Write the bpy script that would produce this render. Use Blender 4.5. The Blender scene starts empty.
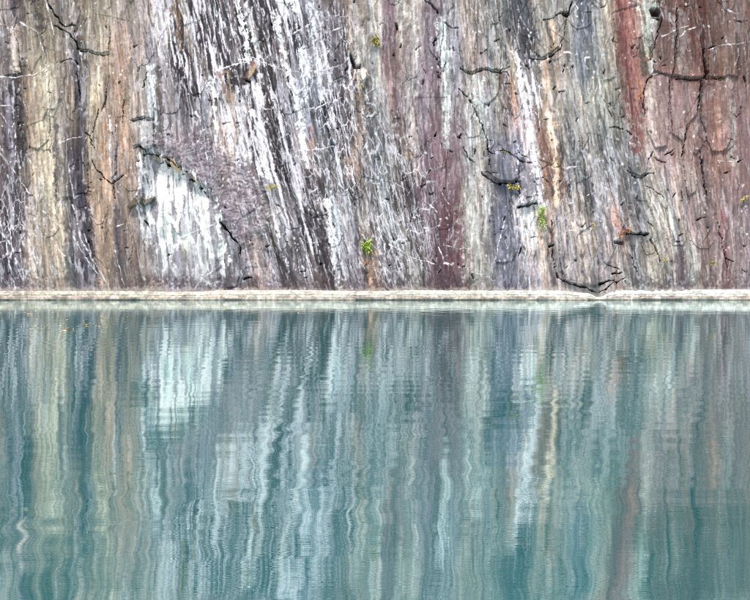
import bpy, math, random
import numpy as np
from mathutils import Vector

R = math.radians
rng = np.random.default_rng(7)
random.seed(7)
scn = bpy.context.scene
COL = scn.collection

# ------------------------------------------------------------------ camera, sky, sun, exposure
CAM_H, DIST, F, LEAN = 2.3, 40.0, 1200.0, R(9)
PITCH = math.atan(CAM_H / DIST)
cam = bpy.data.cameras.new('camera')
cam.sensor_width = 36.0
cam.lens = 36.0 * F / 750.0
cam.clip_end = 2000
cam_o = bpy.data.objects.new('camera', cam)
cam_o.location = (0, 0, CAM_H)
cam_o.rotation_euler = (R(90) - PITCH, 0, 0)
COL.objects.link(cam_o)
scn.camera = cam_o

SUN_EL, SUN_AZ = R(62), R(200)          # high, behind the camera and a little to its left
world = bpy.data.worlds.new('World')
scn.world = world
world.use_nodes = True
wn = world.node_tree
wn.nodes.clear()
sky = wn.nodes.new('ShaderNodeTexSky')
sky.sky_type = 'NISHITA'
sky.sun_disc = False
sky.sun_elevation = SUN_EL
sky.sun_rotation = SUN_AZ
sky.air_density = 1.0
sky.dust_density = 4.0
bg = wn.nodes.new('ShaderNodeBackground')
bg.inputs['Strength'].default_value = 0.075
wo = wn.nodes.new('ShaderNodeOutputWorld')
wn.links.new(sky.outputs[0], bg.inputs[0])
wn.links.new(bg.outputs[0], wo.inputs[0])

sun = bpy.data.lights.new('sun', 'SUN')
sun.energy = 2.0
sun.angle = R(11)
sun.color = (1.0, 0.95, 0.88)
sun_o = bpy.data.objects.new('sun', sun)
d = Vector((math.sin(SUN_AZ) * math.cos(SUN_EL), math.cos(SUN_AZ) * math.cos(SUN_EL), math.sin(SUN_EL)))
sun_o.rotation_euler = d.to_track_quat('Z', 'Y').to_euler()
sun_o.location = d * 60
COL.objects.link(sun_o)

scn.view_settings.view_transform = 'Standard'
scn.view_settings.look = 'None'
scn.view_settings.gamma = 1
scn.view_settings.use_curve_mapping = False
scn.view_settings.exposure = 0.98
scn.cycles.use_denoising = False          # keep the grain of the stone
scn.cycles.filter_width = 1.1

# ------------------------------------------------------------------ small helpers
def lin(h):
    h = h.lstrip('#')
    c = np.array([int(h[i:i + 2], 16) / 255 for i in (0, 2, 4)])
    return np.where(c <= .04045, c / 12.92, ((c + .055) / 1.055) ** 2.4)

def sstep(a, b, x):
    t = np.clip((x - a) / (b - a), 0, 1)
    return t * t * (3 - 2 * t)

_tabs = {}
def vnoise(x, y, seed):
    """smooth value noise in 0..1"""
    if seed not in _tabs:
        _tabs[seed] = np.random.default_rng(1000 + seed).random((256, 256)).astype(np.float32)
    T = _tabs[seed]
    xi = np.floor(x); yi = np.floor(y)
    fx = (x - xi).astype(np.float32); fy = (y - yi).astype(np.float32)
    xi = xi.astype(np.int64) & 255; yi = yi.astype(np.int64) & 255
    fx = fx * fx * (3 - 2 * fx); fy = fy * fy * (3 - 2 * fy)
    x1 = (xi + 1) & 255; y1 = (yi + 1) & 255
    return (T[yi, xi] * (1 - fx) + T[yi, x1] * fx) * (1 - fy) + (T[y1, xi] * (1 - fx) + T[y1, x1] * fx) * fy

def fbm(x, y, seed, octv=3, gain=.5):
    s = 0; a = 1; t = 0
    for k in range(octv):
        s = s + a * vnoise(x * 2 ** k + 17.3 * k, y * 2 ** k + 9.1 * k, seed + k)
        t += a; a *= gain
    return s / t

def worley(x, y, seed):
    """distance to nearest and second nearest jittered point, and a random number per cell"""
    g = np.random.default_rng(500 + seed)
    JX, JY, ID = [g.random((128, 128)).astype(np.float32) for _ in range(3)]
    xi = np.floor(x).astype(np.int64); yi = np.floor(y).astype(np.int64)
    f1 = np.full(x.shape, 9., np.float32); f2 = f1.copy(); cid = np.zeros(x.shape, np.float32); ox = cid.copy(); oy = cid.copy()
    for dy in (-1, 0, 1):
        for dx in (-1, 0, 1):
            a = (xi + dx) & 127; b = (yi + dy) & 127
            dd = np.hypot(xi + dx + JX[b, a] - x, yi + dy + JY[b, a] - y).astype(np.float32)
            near = dd < f1
            f2 = np.where(near, f1, np.minimum(f2, dd))
            cid = np.where(near, ID[b, a], cid)
            ox = np.where(near, x - (xi + dx + JX[b, a]), ox); oy = np.where(near, y - (yi + dy + JY[b, a]), oy)
            f1 = np.where(near, dd, f1)
    return f1, f2, cid, ox, oy

def ray_base(px, py):
    """where the sight line through a point of the photograph meets the leaning base plane of the quarry face"""
    cx = (px - 375.0) / F; cz = -(py - 300.0) / F
    cp, sp = math.cos(PITCH), math.sin(PITCH)
    dy = cp + cz * sp
    dz = -sp + cz * cp
    tl = math.tan(LEAN)
    t = (DIST - 0 * cx + CAM_H * tl) / (dy - dz * tl)
    return cx * t, dy * t, CAM_H + dz * t

NRM = np.array([0, -math.cos(LEAN), math.sin(LEAN)])
PX = DIST / F                                   # metres per photograph pixel on the face

def water_pt(px, py):
    cx = (px - 375.0) / F; cz = -(py - 300.0) / F
    cp, sp = math.cos(PITCH), math.sin(PITCH)
    dy = cp + cz * sp; dz = -sp + cz * cp
    t = -CAM_H / dz
    return Vector((cx * t, dy * t, 0))

def link(o, parent=None):
    COL.objects.link(o)
    if parent:
        o.parent = parent
    return o

# ------------------------------------------------------------------ materials
def new_mat(name):
    m = bpy.data.materials.new(name); m.use_nodes = True
    nt = m.node_tree
    return m, nt, nt.nodes['Principled BSDF']

def rock_mat(name, rough=.82):
    m, nt, b = new_mat(name)
    N, L = nt.nodes.new, nt.links.new
    at = N('ShaderNodeAttribute'); at.attribute_name = 'stone_colour'
    fl = N('ShaderNodeAttribute'); fl.attribute_name = 'grain_flow'
    mp = N('ShaderNodeMapping'); mp.inputs['Scale'].default_value = (17, 2.0, 1)
    L(fl.outputs['Vector'], mp.inputs['Vector'])
    n1 = N('ShaderNodeTexNoise'); n1.inputs['Scale'].default_value = 1.0; n1.inputs['Detail'].default_value = 5; n1.inputs['Roughness'].default_value = .65
    L(mp.outputs[0], n1.inputs['Vector'])
    mp2 = N('ShaderNodeMapping'); mp2.inputs['Scale'].default_value = (11, 8, 1)
    L(fl.outputs['Vector'], mp2.inputs['Vector'])
    n2 = N('ShaderNodeTexNoise'); n2.inputs['Scale'].default_value = 1.0; n2.inputs['Detail'].default_value = 4
    L(mp2.outputs[0], n2.inputs['Vector'])
    ad = N('ShaderNodeMath'); ad.operation = 'ADD'
    L(n1.outputs['Fac'], ad.inputs[0]); L(n2.outputs['Fac'], ad.inputs[1])
    mr = N('ShaderNodeMapRange'); mr.inputs['From Min'].default_value = .55; mr.inputs['From Max'].default_value = 1.45
    mr.inputs['To Min'].default_value = .7; mr.inputs['To Max'].default_value = 1.3
    L(ad.outputs[0], mr.inputs['Value'])
    mx = N('ShaderNodeVectorMath'); mx.operation = 'SCALE'
    L(at.outputs['Color'], mx.inputs[0]); L(mr.outputs[0], mx.inputs['Scale'])
    mn = N('ShaderNodeVectorMath'); mn.operation = 'MINIMUM'; mn.inputs[1].default_value = (.88, .88, .88)
    L(mx.outputs[0], mn.inputs[0])
    L(mn.outputs[0], b.inputs['Base Color'])
    b.inputs['Roughness'].default_value = rough
    b.inputs['Specular IOR Level'].default_value = .25
    bp = N('ShaderNodeBump'); bp.inputs['Strength'].default_value = .55; bp.inputs['Distance'].default_value = .03
    L(ad.outputs[0], bp.inputs['Height']); L(bp.outputs[0], b.inputs['Normal'])
    return m

M_ROCK = rock_mat('slate_face')
M_LEDGE = rock_mat('bleached_ledge', .7)

def leaf_mat(name, hx, hx2, rough=.55):
    m, nt, b = new_mat(name)
    N, L = nt.nodes.new, nt.links.new
    oi = N('ShaderNodeObjectInfo')
    tc = N('ShaderNodeTexCoord')
    nz = N('ShaderNodeTexNoise'); nz.inputs['Scale'].default_value = 9; nz.inputs['Detail'].default_value = 3
    L(tc.outputs['Object'], nz.inputs['Vector'])
    ad = N('ShaderNodeMath'); ad.operation = 'ADD'; ad.use_clamp = True
    sc = N('ShaderNodeMath'); sc.operation = 'MULTIPLY_ADD'; sc.inputs[1].default_value = .6; sc.inputs[2].default_value = -.3
    L(oi.outputs['Random'], sc.inputs[0]); L(sc.outputs[0], ad.inputs[0]); L(nz.outputs['Fac'], ad.inputs[1])
    mx = N('ShaderNodeMix'); mx.data_type = 'RGBA'
    mx.inputs['A'].default_value = (*lin(hx), 1); mx.inputs['B'].default_value = (*lin(hx2), 1)
    L(ad.outputs[0], mx.inputs['Factor']); L(mx.outputs['Result'], b.inputs['Base Color'])
    b.inputs['Roughness'].default_value = rough
    b.inputs['Subsurface Weight'].default_value = 0
    return m

M_GREEN = leaf_mat('fresh_leaf', '#7e9c34', '#b6cc58')
M_YELLOW = leaf_mat('yellowing_leaf', '#8c8636', '#c0b25c')
M_RUST = leaf_mat('withered_leaf', '#774830', '#a87450')
M_OLIVE = leaf_mat('dull_leaf', '#5f6222', '#a09440')
M_STEM = leaf_mat('brown_stem', '#4a3524', '#7a5a3c', .8)
M_LITTER = leaf_mat('fallen_leaf', '#bb9e74', '#dcc698', .6)

# ------------------------------------------------------------------ the grid of the quarry face
def axis(lo, hi, step, out_lo, out_hi, grow=1.09):
    core = list(np.arange(lo, hi + step, step))
    a = []; p = core[0]; s = step
    while p > out_lo:
        s = min(s * grow, 6); p -= s; a.append(p)
    b = []; p = core[-1]; s = step
    while p < out_hi:
        s = min(s * grow, 6); p += s; b.append(p)
    return np.array(a[::-1] + core + b)

STEP = 0.54
GX = axis(-10, 760, STEP, -330, 1080)
GY = axis(-12, 304, STEP, -190, 304.1)
X, Y = np.meshgrid(GX, GY)
# the grid is shaken a little so that it never lines up with anything
_sx = np.gradient(GX)[None, :] * .34; _sy = np.gradient(GY)[:, None] * .34
X = X + _sx * rng.uniform(-1, 1, X.shape); Y = Y + _sy * rng.uniform(-1, 1, X.shape)
NY, NX = X.shape

# flow of the streaks: dx/dy on a coarse table, traced to a streak coordinate U (its x at y = 150)
FXS = np.array([-330, 0, 100, 200, 260, 300, 350, 400, 450, 520, 600, 650, 700, 750, 1080.])
FYS = np.array([-190, 0, 75, 150, 225, 290.])
FSL = np.array([
    [.10, .10, .08, .20, .20, .20, .08, .03, .03, .10, .08, .15, .12, .05, .05],
    [.10, .10, .08, .20, .22, .20, .08, .03, .03, .10, .08, .15, .12, .05, .05],
    [.08, .08, .04, .15, .22, .20, .10, .03, .03, .15, .10, .12, .10, .05, .05],
    [.06, .06, .04, .12, .24, .25, .20, .12, .04, .14, .17, .20, .07, .03, .03],
    [.10, .10, .09, .10, .28, .33, .25, .28, .06, .08, .18, .25, .12, .04, .03],
    [.12, .12, .12, .10, .22, .25, .20, .28, .10, .03, .08, .10, .05, .03, .03]])

def bil(xs, ys, tab, x, y):
    i = np.clip(np.searchsorted(xs, x) - 1, 0, len(xs) - 2)
    j = np.clip(np.searchsorted(ys, y) - 1, 0, len(ys) - 2)
    fx = np.clip((x - xs[i]) / (xs[i + 1] - xs[i]), 0, 1); fy = np.clip((y - ys[j]) / (ys[j + 1] - ys[j]), 0, 1)
    return (tab[j, i] * (1 - fx) + tab[j, i + 1] * fx) * (1 - fy) + (tab[j + 1, i] * (1 - fx) + tab[j + 1, i + 1] * fx) * fy

def slope(x, y):
    return bil(FXS, FYS, FSL, x, y)

def trace_u(x, y):
    x = np.array(x, float); y = np.array(y, float)
    n = 14
    dy = (150.0 - y) / n
    for k in range(n):
        s1 = slope(x, y)
        s2 = slope(x + s1 * dy * .5, y + dy * .5)
        x = x + s2 * dy; y = y + dy
    return x

_cx = np.linspace(GX[0], GX[-1], 240); _cy = np.linspace(GY[0], GY[-1], 90)
_CU = trace_u(*np.meshgrid(_cx, _cy))
U = bil(_cx, _cy, _CU, X, Y)

# ------------------------------------------------------------------ base colours of the stone, read along six levels
ROWS = {
 8: "0 9a9290 12 6a6068 19 4a4448 28 8d857c 36 4a4244 46 8c8478 54 50494f 60 6b656a 68 a39a8a 80 a09684 95 a49c86 110 aba28c 120 9a98a0 130 a8a09a 140 a99c98 150 a8a0a0 165 c8c6cc 176 9a8070 185 a8a4a6 200 8f8a90 240 8a868c 280 82808c 300 8088a0 315 a0a4b4 330 6f666c 345 7a6a66 355 9a8f8a 365 97908c 372 8d8a86 380 a8a49a 390 8b7478 400 a8a39c 412 aaa8a0 425 94888e 435 8b8a98 445 a6acb0 455 8a8a92 465 a89f98 480 9a9a98 500 8f9490 515 585c66 530 5a606c 540 9a9c94 560 9b9a92 575 8f9498 585 6a7282 600 80868c 612 a89a8a 620 8a4a42 630 a06a62 637 b0b4a8 650 98a098 657 6b6460 665 6e6460 690 6a5a58 700 5e3a36 710 857a76 730 8c7e7a 745 a5aeb0",
 55: "0 8f8684 6 6a6264 12 b09f96 20 8a7c74 26 8c8074 34 a49884 40 a89e86 46 9a907c 54 928674 62 8c8078 70 8a8486 76 5a555c 82 7a746e 90 aaa38a 100 b2ac94 108 b4ae98 115 a88c78 122 b08a74 128 a89888 135 8a8088 142 a79a94 150 95909a 158 a8a4ac 165 c4c8d0 173 b8b6bc 178 80684e 185 605a5c 195 a09ca0 205 8a868c 220 7c7a84 240 8c8a92 260 7c7880 280 8f8e98 300 9aa2b4 315 b0b4c4 325 8a8690 335 565058 345 6a6268 352 8a807c 360 a8a29c 368 98928c 375 98a09c 383 a8a6a0 390 88727a 398 8a7278 408 a49a98 415 9a9294 425 8d8490 435 8f8894 443 b4bcc0 450 8e8c98 460 8a8a96 468 a89c94 476 a08a80 485 8c9094 500 949890 515 9a9484 525 50545e 533 5c606a 545 9c9e94 555 a89684 562 8c8886 575 8e969e 585 788090 600 88908c 610 a89c88 618 ac9c8a 625 8a4c48 632 945850 640 9a8078 645 5c5854 650 9a9c8c 658 7a6a68 666 86766e 675 807270 685 8a7e7a 693 6a4c46 702 6b5450 712 8a7a74 725 948880 740 8a7c74 750 8a7a74",
 105: "0 8a807c 4 4c454c 9 9a90a0 14 8a8092 20 3e363a 25 7a6660 31 a48a70 38 ab9880 48 b4ac92 54 9c9690 60 8a8688 68 8c8272 75 6c6664 82 5a5660 88 aaa48a 98 b2ac90 105 a89c84 112 a08a78 120 b09478 128 a89a86 138 9a9290 146 a0a8aa 153 b0b8bc 160 6c6664 167 8c8c98 180 8a8a98 190 706a70 200 8d8b96 210 a8a8b2 220 c8c8d0 232 a08c7c 240 c0c0c8 248 58525a 255 d0d0d8 266 484044 278 8a8890 290 8c92a2 305 8a94a8 320 6a7284 330 7a7684 345 5e5a64 355 8a7c74 365 84807e 372 7c8084 385 8a8a8c 395 9a8482 403 8c7678 412 a8a09c 420 8c8490 430 968690 440 927e86 446 b8c0c0 455 8c8894 465 a8a8a8 478 a2a8a8 488 8e98a4 497 8c8c88 507 7a6c68 513 c0906c 520 a8a0a8 530 c8c8d4 537 8a8480 545 b09c8a 555 a8a090 565 a4a8a4 575 a09a90 590 98a09c 605 9a9c8c 615 8c9088 625 8c8c8c 635 a8766a 643 a87468 650 b0a8a0 658 a89a98 666 8e8488 675 8a8084 683 8a7c78 692 96847c 700 7c6c68 710 8a746c 718 96705e 728 947e74 737 8e8a90 745 7c747e 750 8c8084",
 160: "0 a0887a 4 6a6068 9 4c4650 14 8a8492 18 5e5560 25 4a4048 30 b0a08a 38 b8ac92 50 baae94 56 484450 60 8a8a84 66 5e5a64 73 4e4854 80 444050 87 4a4654 92 a09684 98 ac9c84 105 b08c70 112 8c7c78 118 a89a98 124 a08470 132 a8927e 140 8f9694 148 a2aaac 155 b8bcc4 162 a8a6b0 170 9a929c 185 988e9a 200 8a8492 215 8a8a9a 225 a89c98 240 b8b6c0 252 a8a4a8 262 c8c8d2 270 5c545a 280 6c646c 288 b8b8c4 300 8e8890 312 a08e88 322 88909c 335 8a8c98 350 9a8880 362 857c7c 372 7a7e86 385 808688 395 8a8688 405 9c8c84 415 94888c 425 7c6a74 435 8c7680 445 947e84 455 947e84 463 8f8a8c 470 9a969a 477 a8a6a6 485 a8a8a4 492 80828e 505 8a8c9c 515 8c8a98 523 9a98a8 533 d8d8e2 540 8a6a5c 547 a07c64 553 d0b094 560 7a6458 567 8c8c88 578 6e7c84 590 9a9490 605 80888c 620 808486 635 808c90 645 a09a94 655 a8a6a2 665 a89694 675 8c7c7c 685 a89a94 693 96847c 702 6e5e5c 710 7a6460 718 a07c6c 728 9c8278 738 8a7a7c 745 6e6470 750 8c8088",
 215: "0 8c8084 6 605864 14 544c58 24 4c4450 30 a89480 36 a89a90 44 98948c 54 bcac90 60 b8a68c 66 6c6660 73 5a5a5c 78 8a8494 85 3c3848 91 5c5254 96 a88c70 105 ac9074 115 9c8068 120 605860 126 8c7c74 135 90807c 143 a09ca0 155 a8a4ac 200 9c98a4 220 8c8490 232 888090 245 8c828a 258 988e92 268 a8a498 278 b8b4bc 285 6c666e 295 8a8892 303 c8ccd6 310 58525a 318 605a62 325 b4b4c0 333 b8c4d0 342 b8bcc8 352 7c808c 362 8c8680 372 8c8c90 383 8c98a0 395 80888c 407 8a7e80 415 6e6a74 425 6c5c66 435 685660 445 704e54 455 6c4a50 463 8a7a7c 470 a4a8a4 480 a09e9c 488 a8a4a4 493 787a8c 505 7c7c90 515 6e7084 522 d4d4dc 532 e0e0e4 540 c8c8b0 548 a08880 555 98928f 565 a8a09e 575 a89e9a 588 a09c98 598 8c8c94 607 8a8a90 615 b09488 622 988c88 632 888c90 640 788494 650 98a09c 660 a8a098 670 9ca4a0 680 9c9490 690 98848a 700 94807e 710 8e7878 720 947070 730 847074 740 8c7c84 750 807484",
 265: "0 5c545c 8 605864 15 6c6474 22 706878 30 a89690 36 9c8a80 43 807a78 52 b8a48e 58 b4a090 64 80807c 72 6a6a74 80 746c7c 90 5c5666 97 6a5c58 103 a08a74 112 8a7866 120 58505c 126 5c5460 134 7e6c68 142 8c7870 148 a8a0a0 178 9c98a4 200 a09ca4 215 b0b0b8 224 70707e 232 9a9aa6 240 7c7c88 248 98888c 258 a08c88 267 98929c 276 8a8a98 283 5c5a66 292 6a6670 305 8c8488 318 5c525a 328 6c5c60 335 d8d8e0 345 a8a8b4 355 8c8a98 362 7c6e70 370 b09480 378 74707a 388 7a7c84 400 807c80 412 7a7c7c 422 7c807c 432 685860 442 604a54 452 745a62 462 887878 472 98988f 482 a0a09a 492 808090 505 747488 515 78788c 525 9c9cac 535 a8a4b0 545 a8988f 555 9a929a 565 a29a9e 575 a8a0a0 588 b0a8a4 596 7c7a80 605 9c9498 615 a89890 625 8c9092 635 80888c 645 9a988e 655 9c9a8e 667 a4a09a 680 7a6c72 688 98a09c 697 9c9490 707 94807c 717 8c7878 728 8a6c6e 737 8a787c 750 80727e",
}
ry = sorted(ROWS)
jit = (vnoise(U / 7, Y / 60, 1) - .5) * 7 + (vnoise(U / 2.6, Y / 22, 2) - .5) * 3.2 + (vnoise(U / 30, Y / 90, 3) - .5) * 8
UJ = U + jit
# outside the photograph the wall goes on: the same stone folded back on itself
UF = np.where(UJ < 0, -UJ, np.where(UJ > 745, 1490 - UJ, UJ))
layers = []
for y in ry:
    t = ROWS[y].split()
    xs = np.array([float(a) for a in t[::2]]); cs = np.array([lin(c) for c in t[1::2]])
    us = trace_u(xs, np.full(len(xs), float(y)))
    layers.append(np.stack([np.interp(UF, us, cs[:, k]) for k in range(3)], -1))
yw = Y + (vnoise(U / 5, Y / 40, 4) - .5) * 46
C = layers[0].copy()
for a in range(len(ry) - 1):
    w = sstep(ry[a], ry[a + 1], yw)[..., None]
    m = (yw >= ry[a])[..., None]
    C = np.where(m, layers[a] * (1 - w) + layers[a + 1] * w, C)
del layers

def mixc(mask, hx):
    global C
    C = C * (1 - mask[..., None]) + lin(hx) * mask[..., None]

def mulc(f):
    global C
    C = C * f[..., None]

# ------------------------------------------------------------------ drawing strokes and patches on the grid
WX = (fbm(X / 9, Y / 9, 20, 3) - .5) * 9
WY = (fbm(X / 9, Y / 9, 26, 3) - .5) * 9
WN = .25 + 1.6 * sstep(.28, .75, .6 * vnoise(X / 4, Y / 4, 28) + .4 * vnoise(X / 1.5, Y / 1.5, 29))
WX = WX + (vnoise(X / 1.7, Y / 1.7, 24) - .5) * 3; WY = WY + (vnoise(X / 1.7, Y / 1.7, 25) - .5) * 3

def window(x0, x1, y0, y1):
    return (slice(max(np.searchsorted(GY, y0), 0), np.searchsorted(GY, y1)), slice(max(np.searchsorted(GX, x0), 0), np.searchsorted(GX, x1)))

def stroke(acc, pts, w0, w1=None, soft=.6, wob=.5, val=1.0):
    """a line through pts, w0 wide at its start and w1 at its end, kept by maximum in acc"""
    w1 = w0 if w1 is None else w1
    P = np.array(pts, float)
    seg = np.hypot(*np.diff(P, axis=0).T); tot = seg.sum() + 1e-6; run = 0
    for (ax, ay), (bx, by), l in zip(P[:-1], P[1:], seg):
        pad = max(w0, w1) + soft + 4 * wob + 1
        s = window(min(ax, bx) - pad, max(ax, bx) + pad, min(ay, by) - pad, max(ay, by) + pad)
        x = X[s] + WX[s] * wob; y = Y[s] + WY[s] * wob
        if x.size:
            t = np.clip(((x - ax) * (bx - ax) + (y - ay) * (by - ay)) / (l * l + 1e-9), 0, 1)
            dd = np.hypot(x - ax - t * (bx - ax), y - ay - t * (by - ay))
            w = (w0 + (w1 - w0) * (run + t * l) / tot) / 2 * WN[s]
            acc[s] = np.maximum(acc[s], val * (1 - sstep(w - soft / 2, w + soft / 2 + .01, dd)))
        run += l

def inside(pts, wob=.5):
    P = np.array(pts, float)
    s = window(P[:, 0].min() - 6, P[:, 0].max() + 6, P[:, 1].min() - 6, P[:, 1].max() + 6)
    x = X[s] + WX[s] * wob; y = Y[s] + WY[s] * wob
    r = np.zeros(x.shape, bool)
    for (ax, ay), (bx, by) in zip(P, np.roll(P, -1, 0)):
        c = ((ay > y) != (by > y)) & (x < (bx - ax) * (y - ay) / (by - ay + 1e-9) + ax)
        r ^= c
    return s, r

def patch(pts, soft=3, wob=.8):
    """soft mask of a polygon over the whole grid"""
    P = np.array(pts, float)
    s, r = inside(pts, wob)
    x = X[s] + WX[s] * wob; y = Y[s] + WY[s] * wob
    dd = np.full(x.shape, 1e9)
    for (ax, ay), (bx, by) in zip(P, np.roll(P, -1, 0)):
        t = np.clip(((x - ax) * (bx - ax) + (y - ay) * (by - ay)) / ((bx - ax) ** 2 + (by - ay) ** 2 + 1e-9), 0, 1)
        dd = np.minimum(dd, np.hypot(x - ax - t * (bx - ax), y - ay - t * (by - ay)))
    sd = np.where(r, dd, -dd)
    m = np.zeros(X.shape)
    m[s] = sstep(-soft / 2, soft / 2, sd)
    return m

def blobs(lst):
    m = np.zeros(X.shape)
    for cx, cy, rx, r_y, a in lst:
        q = ((X + WX - cx) / rx) ** 2 + ((Y + WY - cy) / r_y) ** 2
        m = np.maximum(m, a * (1 - sstep(.35, 1.25, q)))
    return m

# ------------------------------------------------------------------ streaks
wden = blobs([(212, 40, 50, 70, .85), (275, 60, 52, 110, .85), (235, 150, 22, 50, .75), (268, 170, 42, 90, .6), (330, 130, 40, 150, .55),
              (308, 230, 45, 60, .6), (385, 205, 32, 90, .45), (415, 230, 30, 60, .4), (165, 35, 15, 34, .8), (14, 230, 26, 80, .45),
              (530, 90, 14, 40, .6), (538, 190, 8, 50, .6), (85, 240, 15, 50, .3), (205, 110, 15, 50, .35), (590, 190, 40, 60, .25), (700, 180, 60, 110, .15)])
dden = blobs([(205, 50, 45, 70, .75), (262, 40, 45, 80, .9), (272, 130, 28, 90, .9), (318, 225, 22, 55, .8), (286, 232, 22, 45, .6),
              (20, 120, 16, 70, .55), (15, 230, 22, 60, .5), (398, 190, 32, 90, .45), (582, 170, 34, 70, .4), (512, 30, 28, 45, .4), (345, 140, 34, 90, .45), (640, 200, 20, 60, .35), (330, 270, 60, 18, .5)])
wj = (vnoise(X / 4, Y / 10, 30) - .5) * 1.6
wj = wj + (vnoise(X / 1.5, Y / 2.2, 38) - .5) * .8
nA = .42 * vnoise((U + wj) / 4, Y / 80, 31) + .38 * vnoise((U + wj) / 1.9, Y / 30, 32) + .20 * vnoise((U + wj) / 1.1, Y / 10, 33)
nB = .48 * vnoise((U + wj) / 5.2, Y / 90, 34) + .34 * vnoise((U + wj) / 2.4, Y / 34, 35) + .18 * vnoise((U + wj) / 1.4, Y / 10, 36)
# general grain of the slate, mid and fine
g1 = vnoise(U / 3.4, Y / 45, 40) - .5
g2 = vnoise((U + wj) / 1.5, Y / 14, 41) - .5
g3 = vnoise(U / 11, Y / 100, 42) - .5
g4 = fbm(X / 2.0, Y / 3.0, 43, 2) - .5
g5 = rng.normal(0, 1, X.shape)
mulc(np.exp(.7 * g1 + 1.1 * g2 + .4 * g3 + .6 * g4 + .07 * g5))
# hue drift: warmer and bluer veins
hue = vnoise(U / 4.2, Y / 50, 46) - .5 + .6 * (vnoise(U / 1.8, Y / 18, 47) - .5)
lum = (C * np.array([.2126, .7152, .0722])).sum(-1, keepdims=True)
C = (lum + (C - lum) * .68) * .74
C *= np.stack([1.05 + .12 * hue, .985 + .0 * hue, .965 - .14 * hue], -1)
md = sstep(.565, .62, nB + .26 * (dden - .45)) * np.clip(dden * 1.6, 0, 1)
mulc(1 - .22 * np.clip(dden, 0, 1))
mixc(md * .9, '#2a252b')
rid = lambda a, b, sd: 1 - np.abs(2 * (.65 * vnoise((U + wj * .8) / a, Y / b, sd) + .35 * vnoise((U + wj) / (a * .45), Y / (b * .4), sd + 200)) - 1)
ln1 = sstep(.90, .97, rid(7, 60, 150)) * sstep(.3, .6, vnoise(U / 3, Y / 16, 151))
ln2 = sstep(.90, .97, rid(5, 36, 152)) * sstep(.35, .6, vnoise(U / 3, Y / 12, 153))
ln3 = sstep(.90, .96, rid(6, 44, 154)) * sstep(.35, .6, vnoise(U / 3, Y / 14, 155))
mixc(np.clip(ln3 * (.58 + .35 * dden), 0, .85), '#352f35')
mixc(np.clip(ln1 * (.30 + .5 * wden), 0, .92), '#cfcfd8')
mw = sstep(.70, .735, nA + .26 * (wden - .5)) * np.clip(wden * 1.7, 0, 1)
mixc(mw * .9, '#cfcdd6')
mixc(np.clip(ln2 * (.24 + .6 * wden), 0, .9), '#cfced8')
# crystalline, brushed zone over the white face
br = patch([(140, 142), (200, 138), (262, 175), (268, 225), (250, 245), (225, 222), (205, 190), (175, 160)], 14, 1.5)
hz = np.zeros(X.shape)
for k, a in enumerate((35, 75, 120, -20)):
    ca, sa = math.cos(R(a)), math.sin(R(a))
    hz = np.maximum(hz, vnoise((X * ca + Y * sa) / 9, (-X * sa + Y * ca) / 1.3, 50 + k))
mixc(br * .45, '#7c717a')
mixc(br * sstep(.72, .9, hz) * .38, '#b4acb4')
mixc(br * sstep(.45, .33, vnoise(X / 5, Y / 1.6, 56)) * .6, '#5c5058')

for poly, so, st, hx in [([(655, -20), (770, -20), (770, 84), (650, 84)], 40, .5, '#643f37'), ([(640, 60), (700, 70), (700, 170), (650, 165)], 30, .35, '#98726a'), ([(695, 80), (770, 80), (770, 210), (705, 180)], 40, .36, '#85594f'), ([(612, -10), (640, -10), (656, 150), (632, 150)], 14, .3, '#8f5f58'), ([(655, 80), (770, 80), (770, 160), (690, 160), (655, 150)], 24, .35, '#84696a'), ([(685, 160), (770, 150), (770, 290), (700, 290)], 40, .26, '#80706f'),
                         ([(428, 110), (462, 110), (464, 290), (428, 290), (420, 200)], 16, .45, '#654c58'), ([(385, -10), (445, -10), (440, 110), (390, 110)], 20, .25, '#7e6a76'), ([(0, 100), (28, 100), (30, 290), (0, 290)], 10, .3, '#4c444c')]:
    mixc(patch(poly, so, 2.5) * st * (.6 + .8 * (g1 + .5)), hx)
mixc(patch([(22, -10), (62, -10), (64, 290), (26, 290)], 16, 1.5) * .32, '#8e8474')
mixc(patch([(86, -10), (140, -10), (140, 290), (96, 290)], 16, 1.5) * .30, '#8a7c70')
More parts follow.
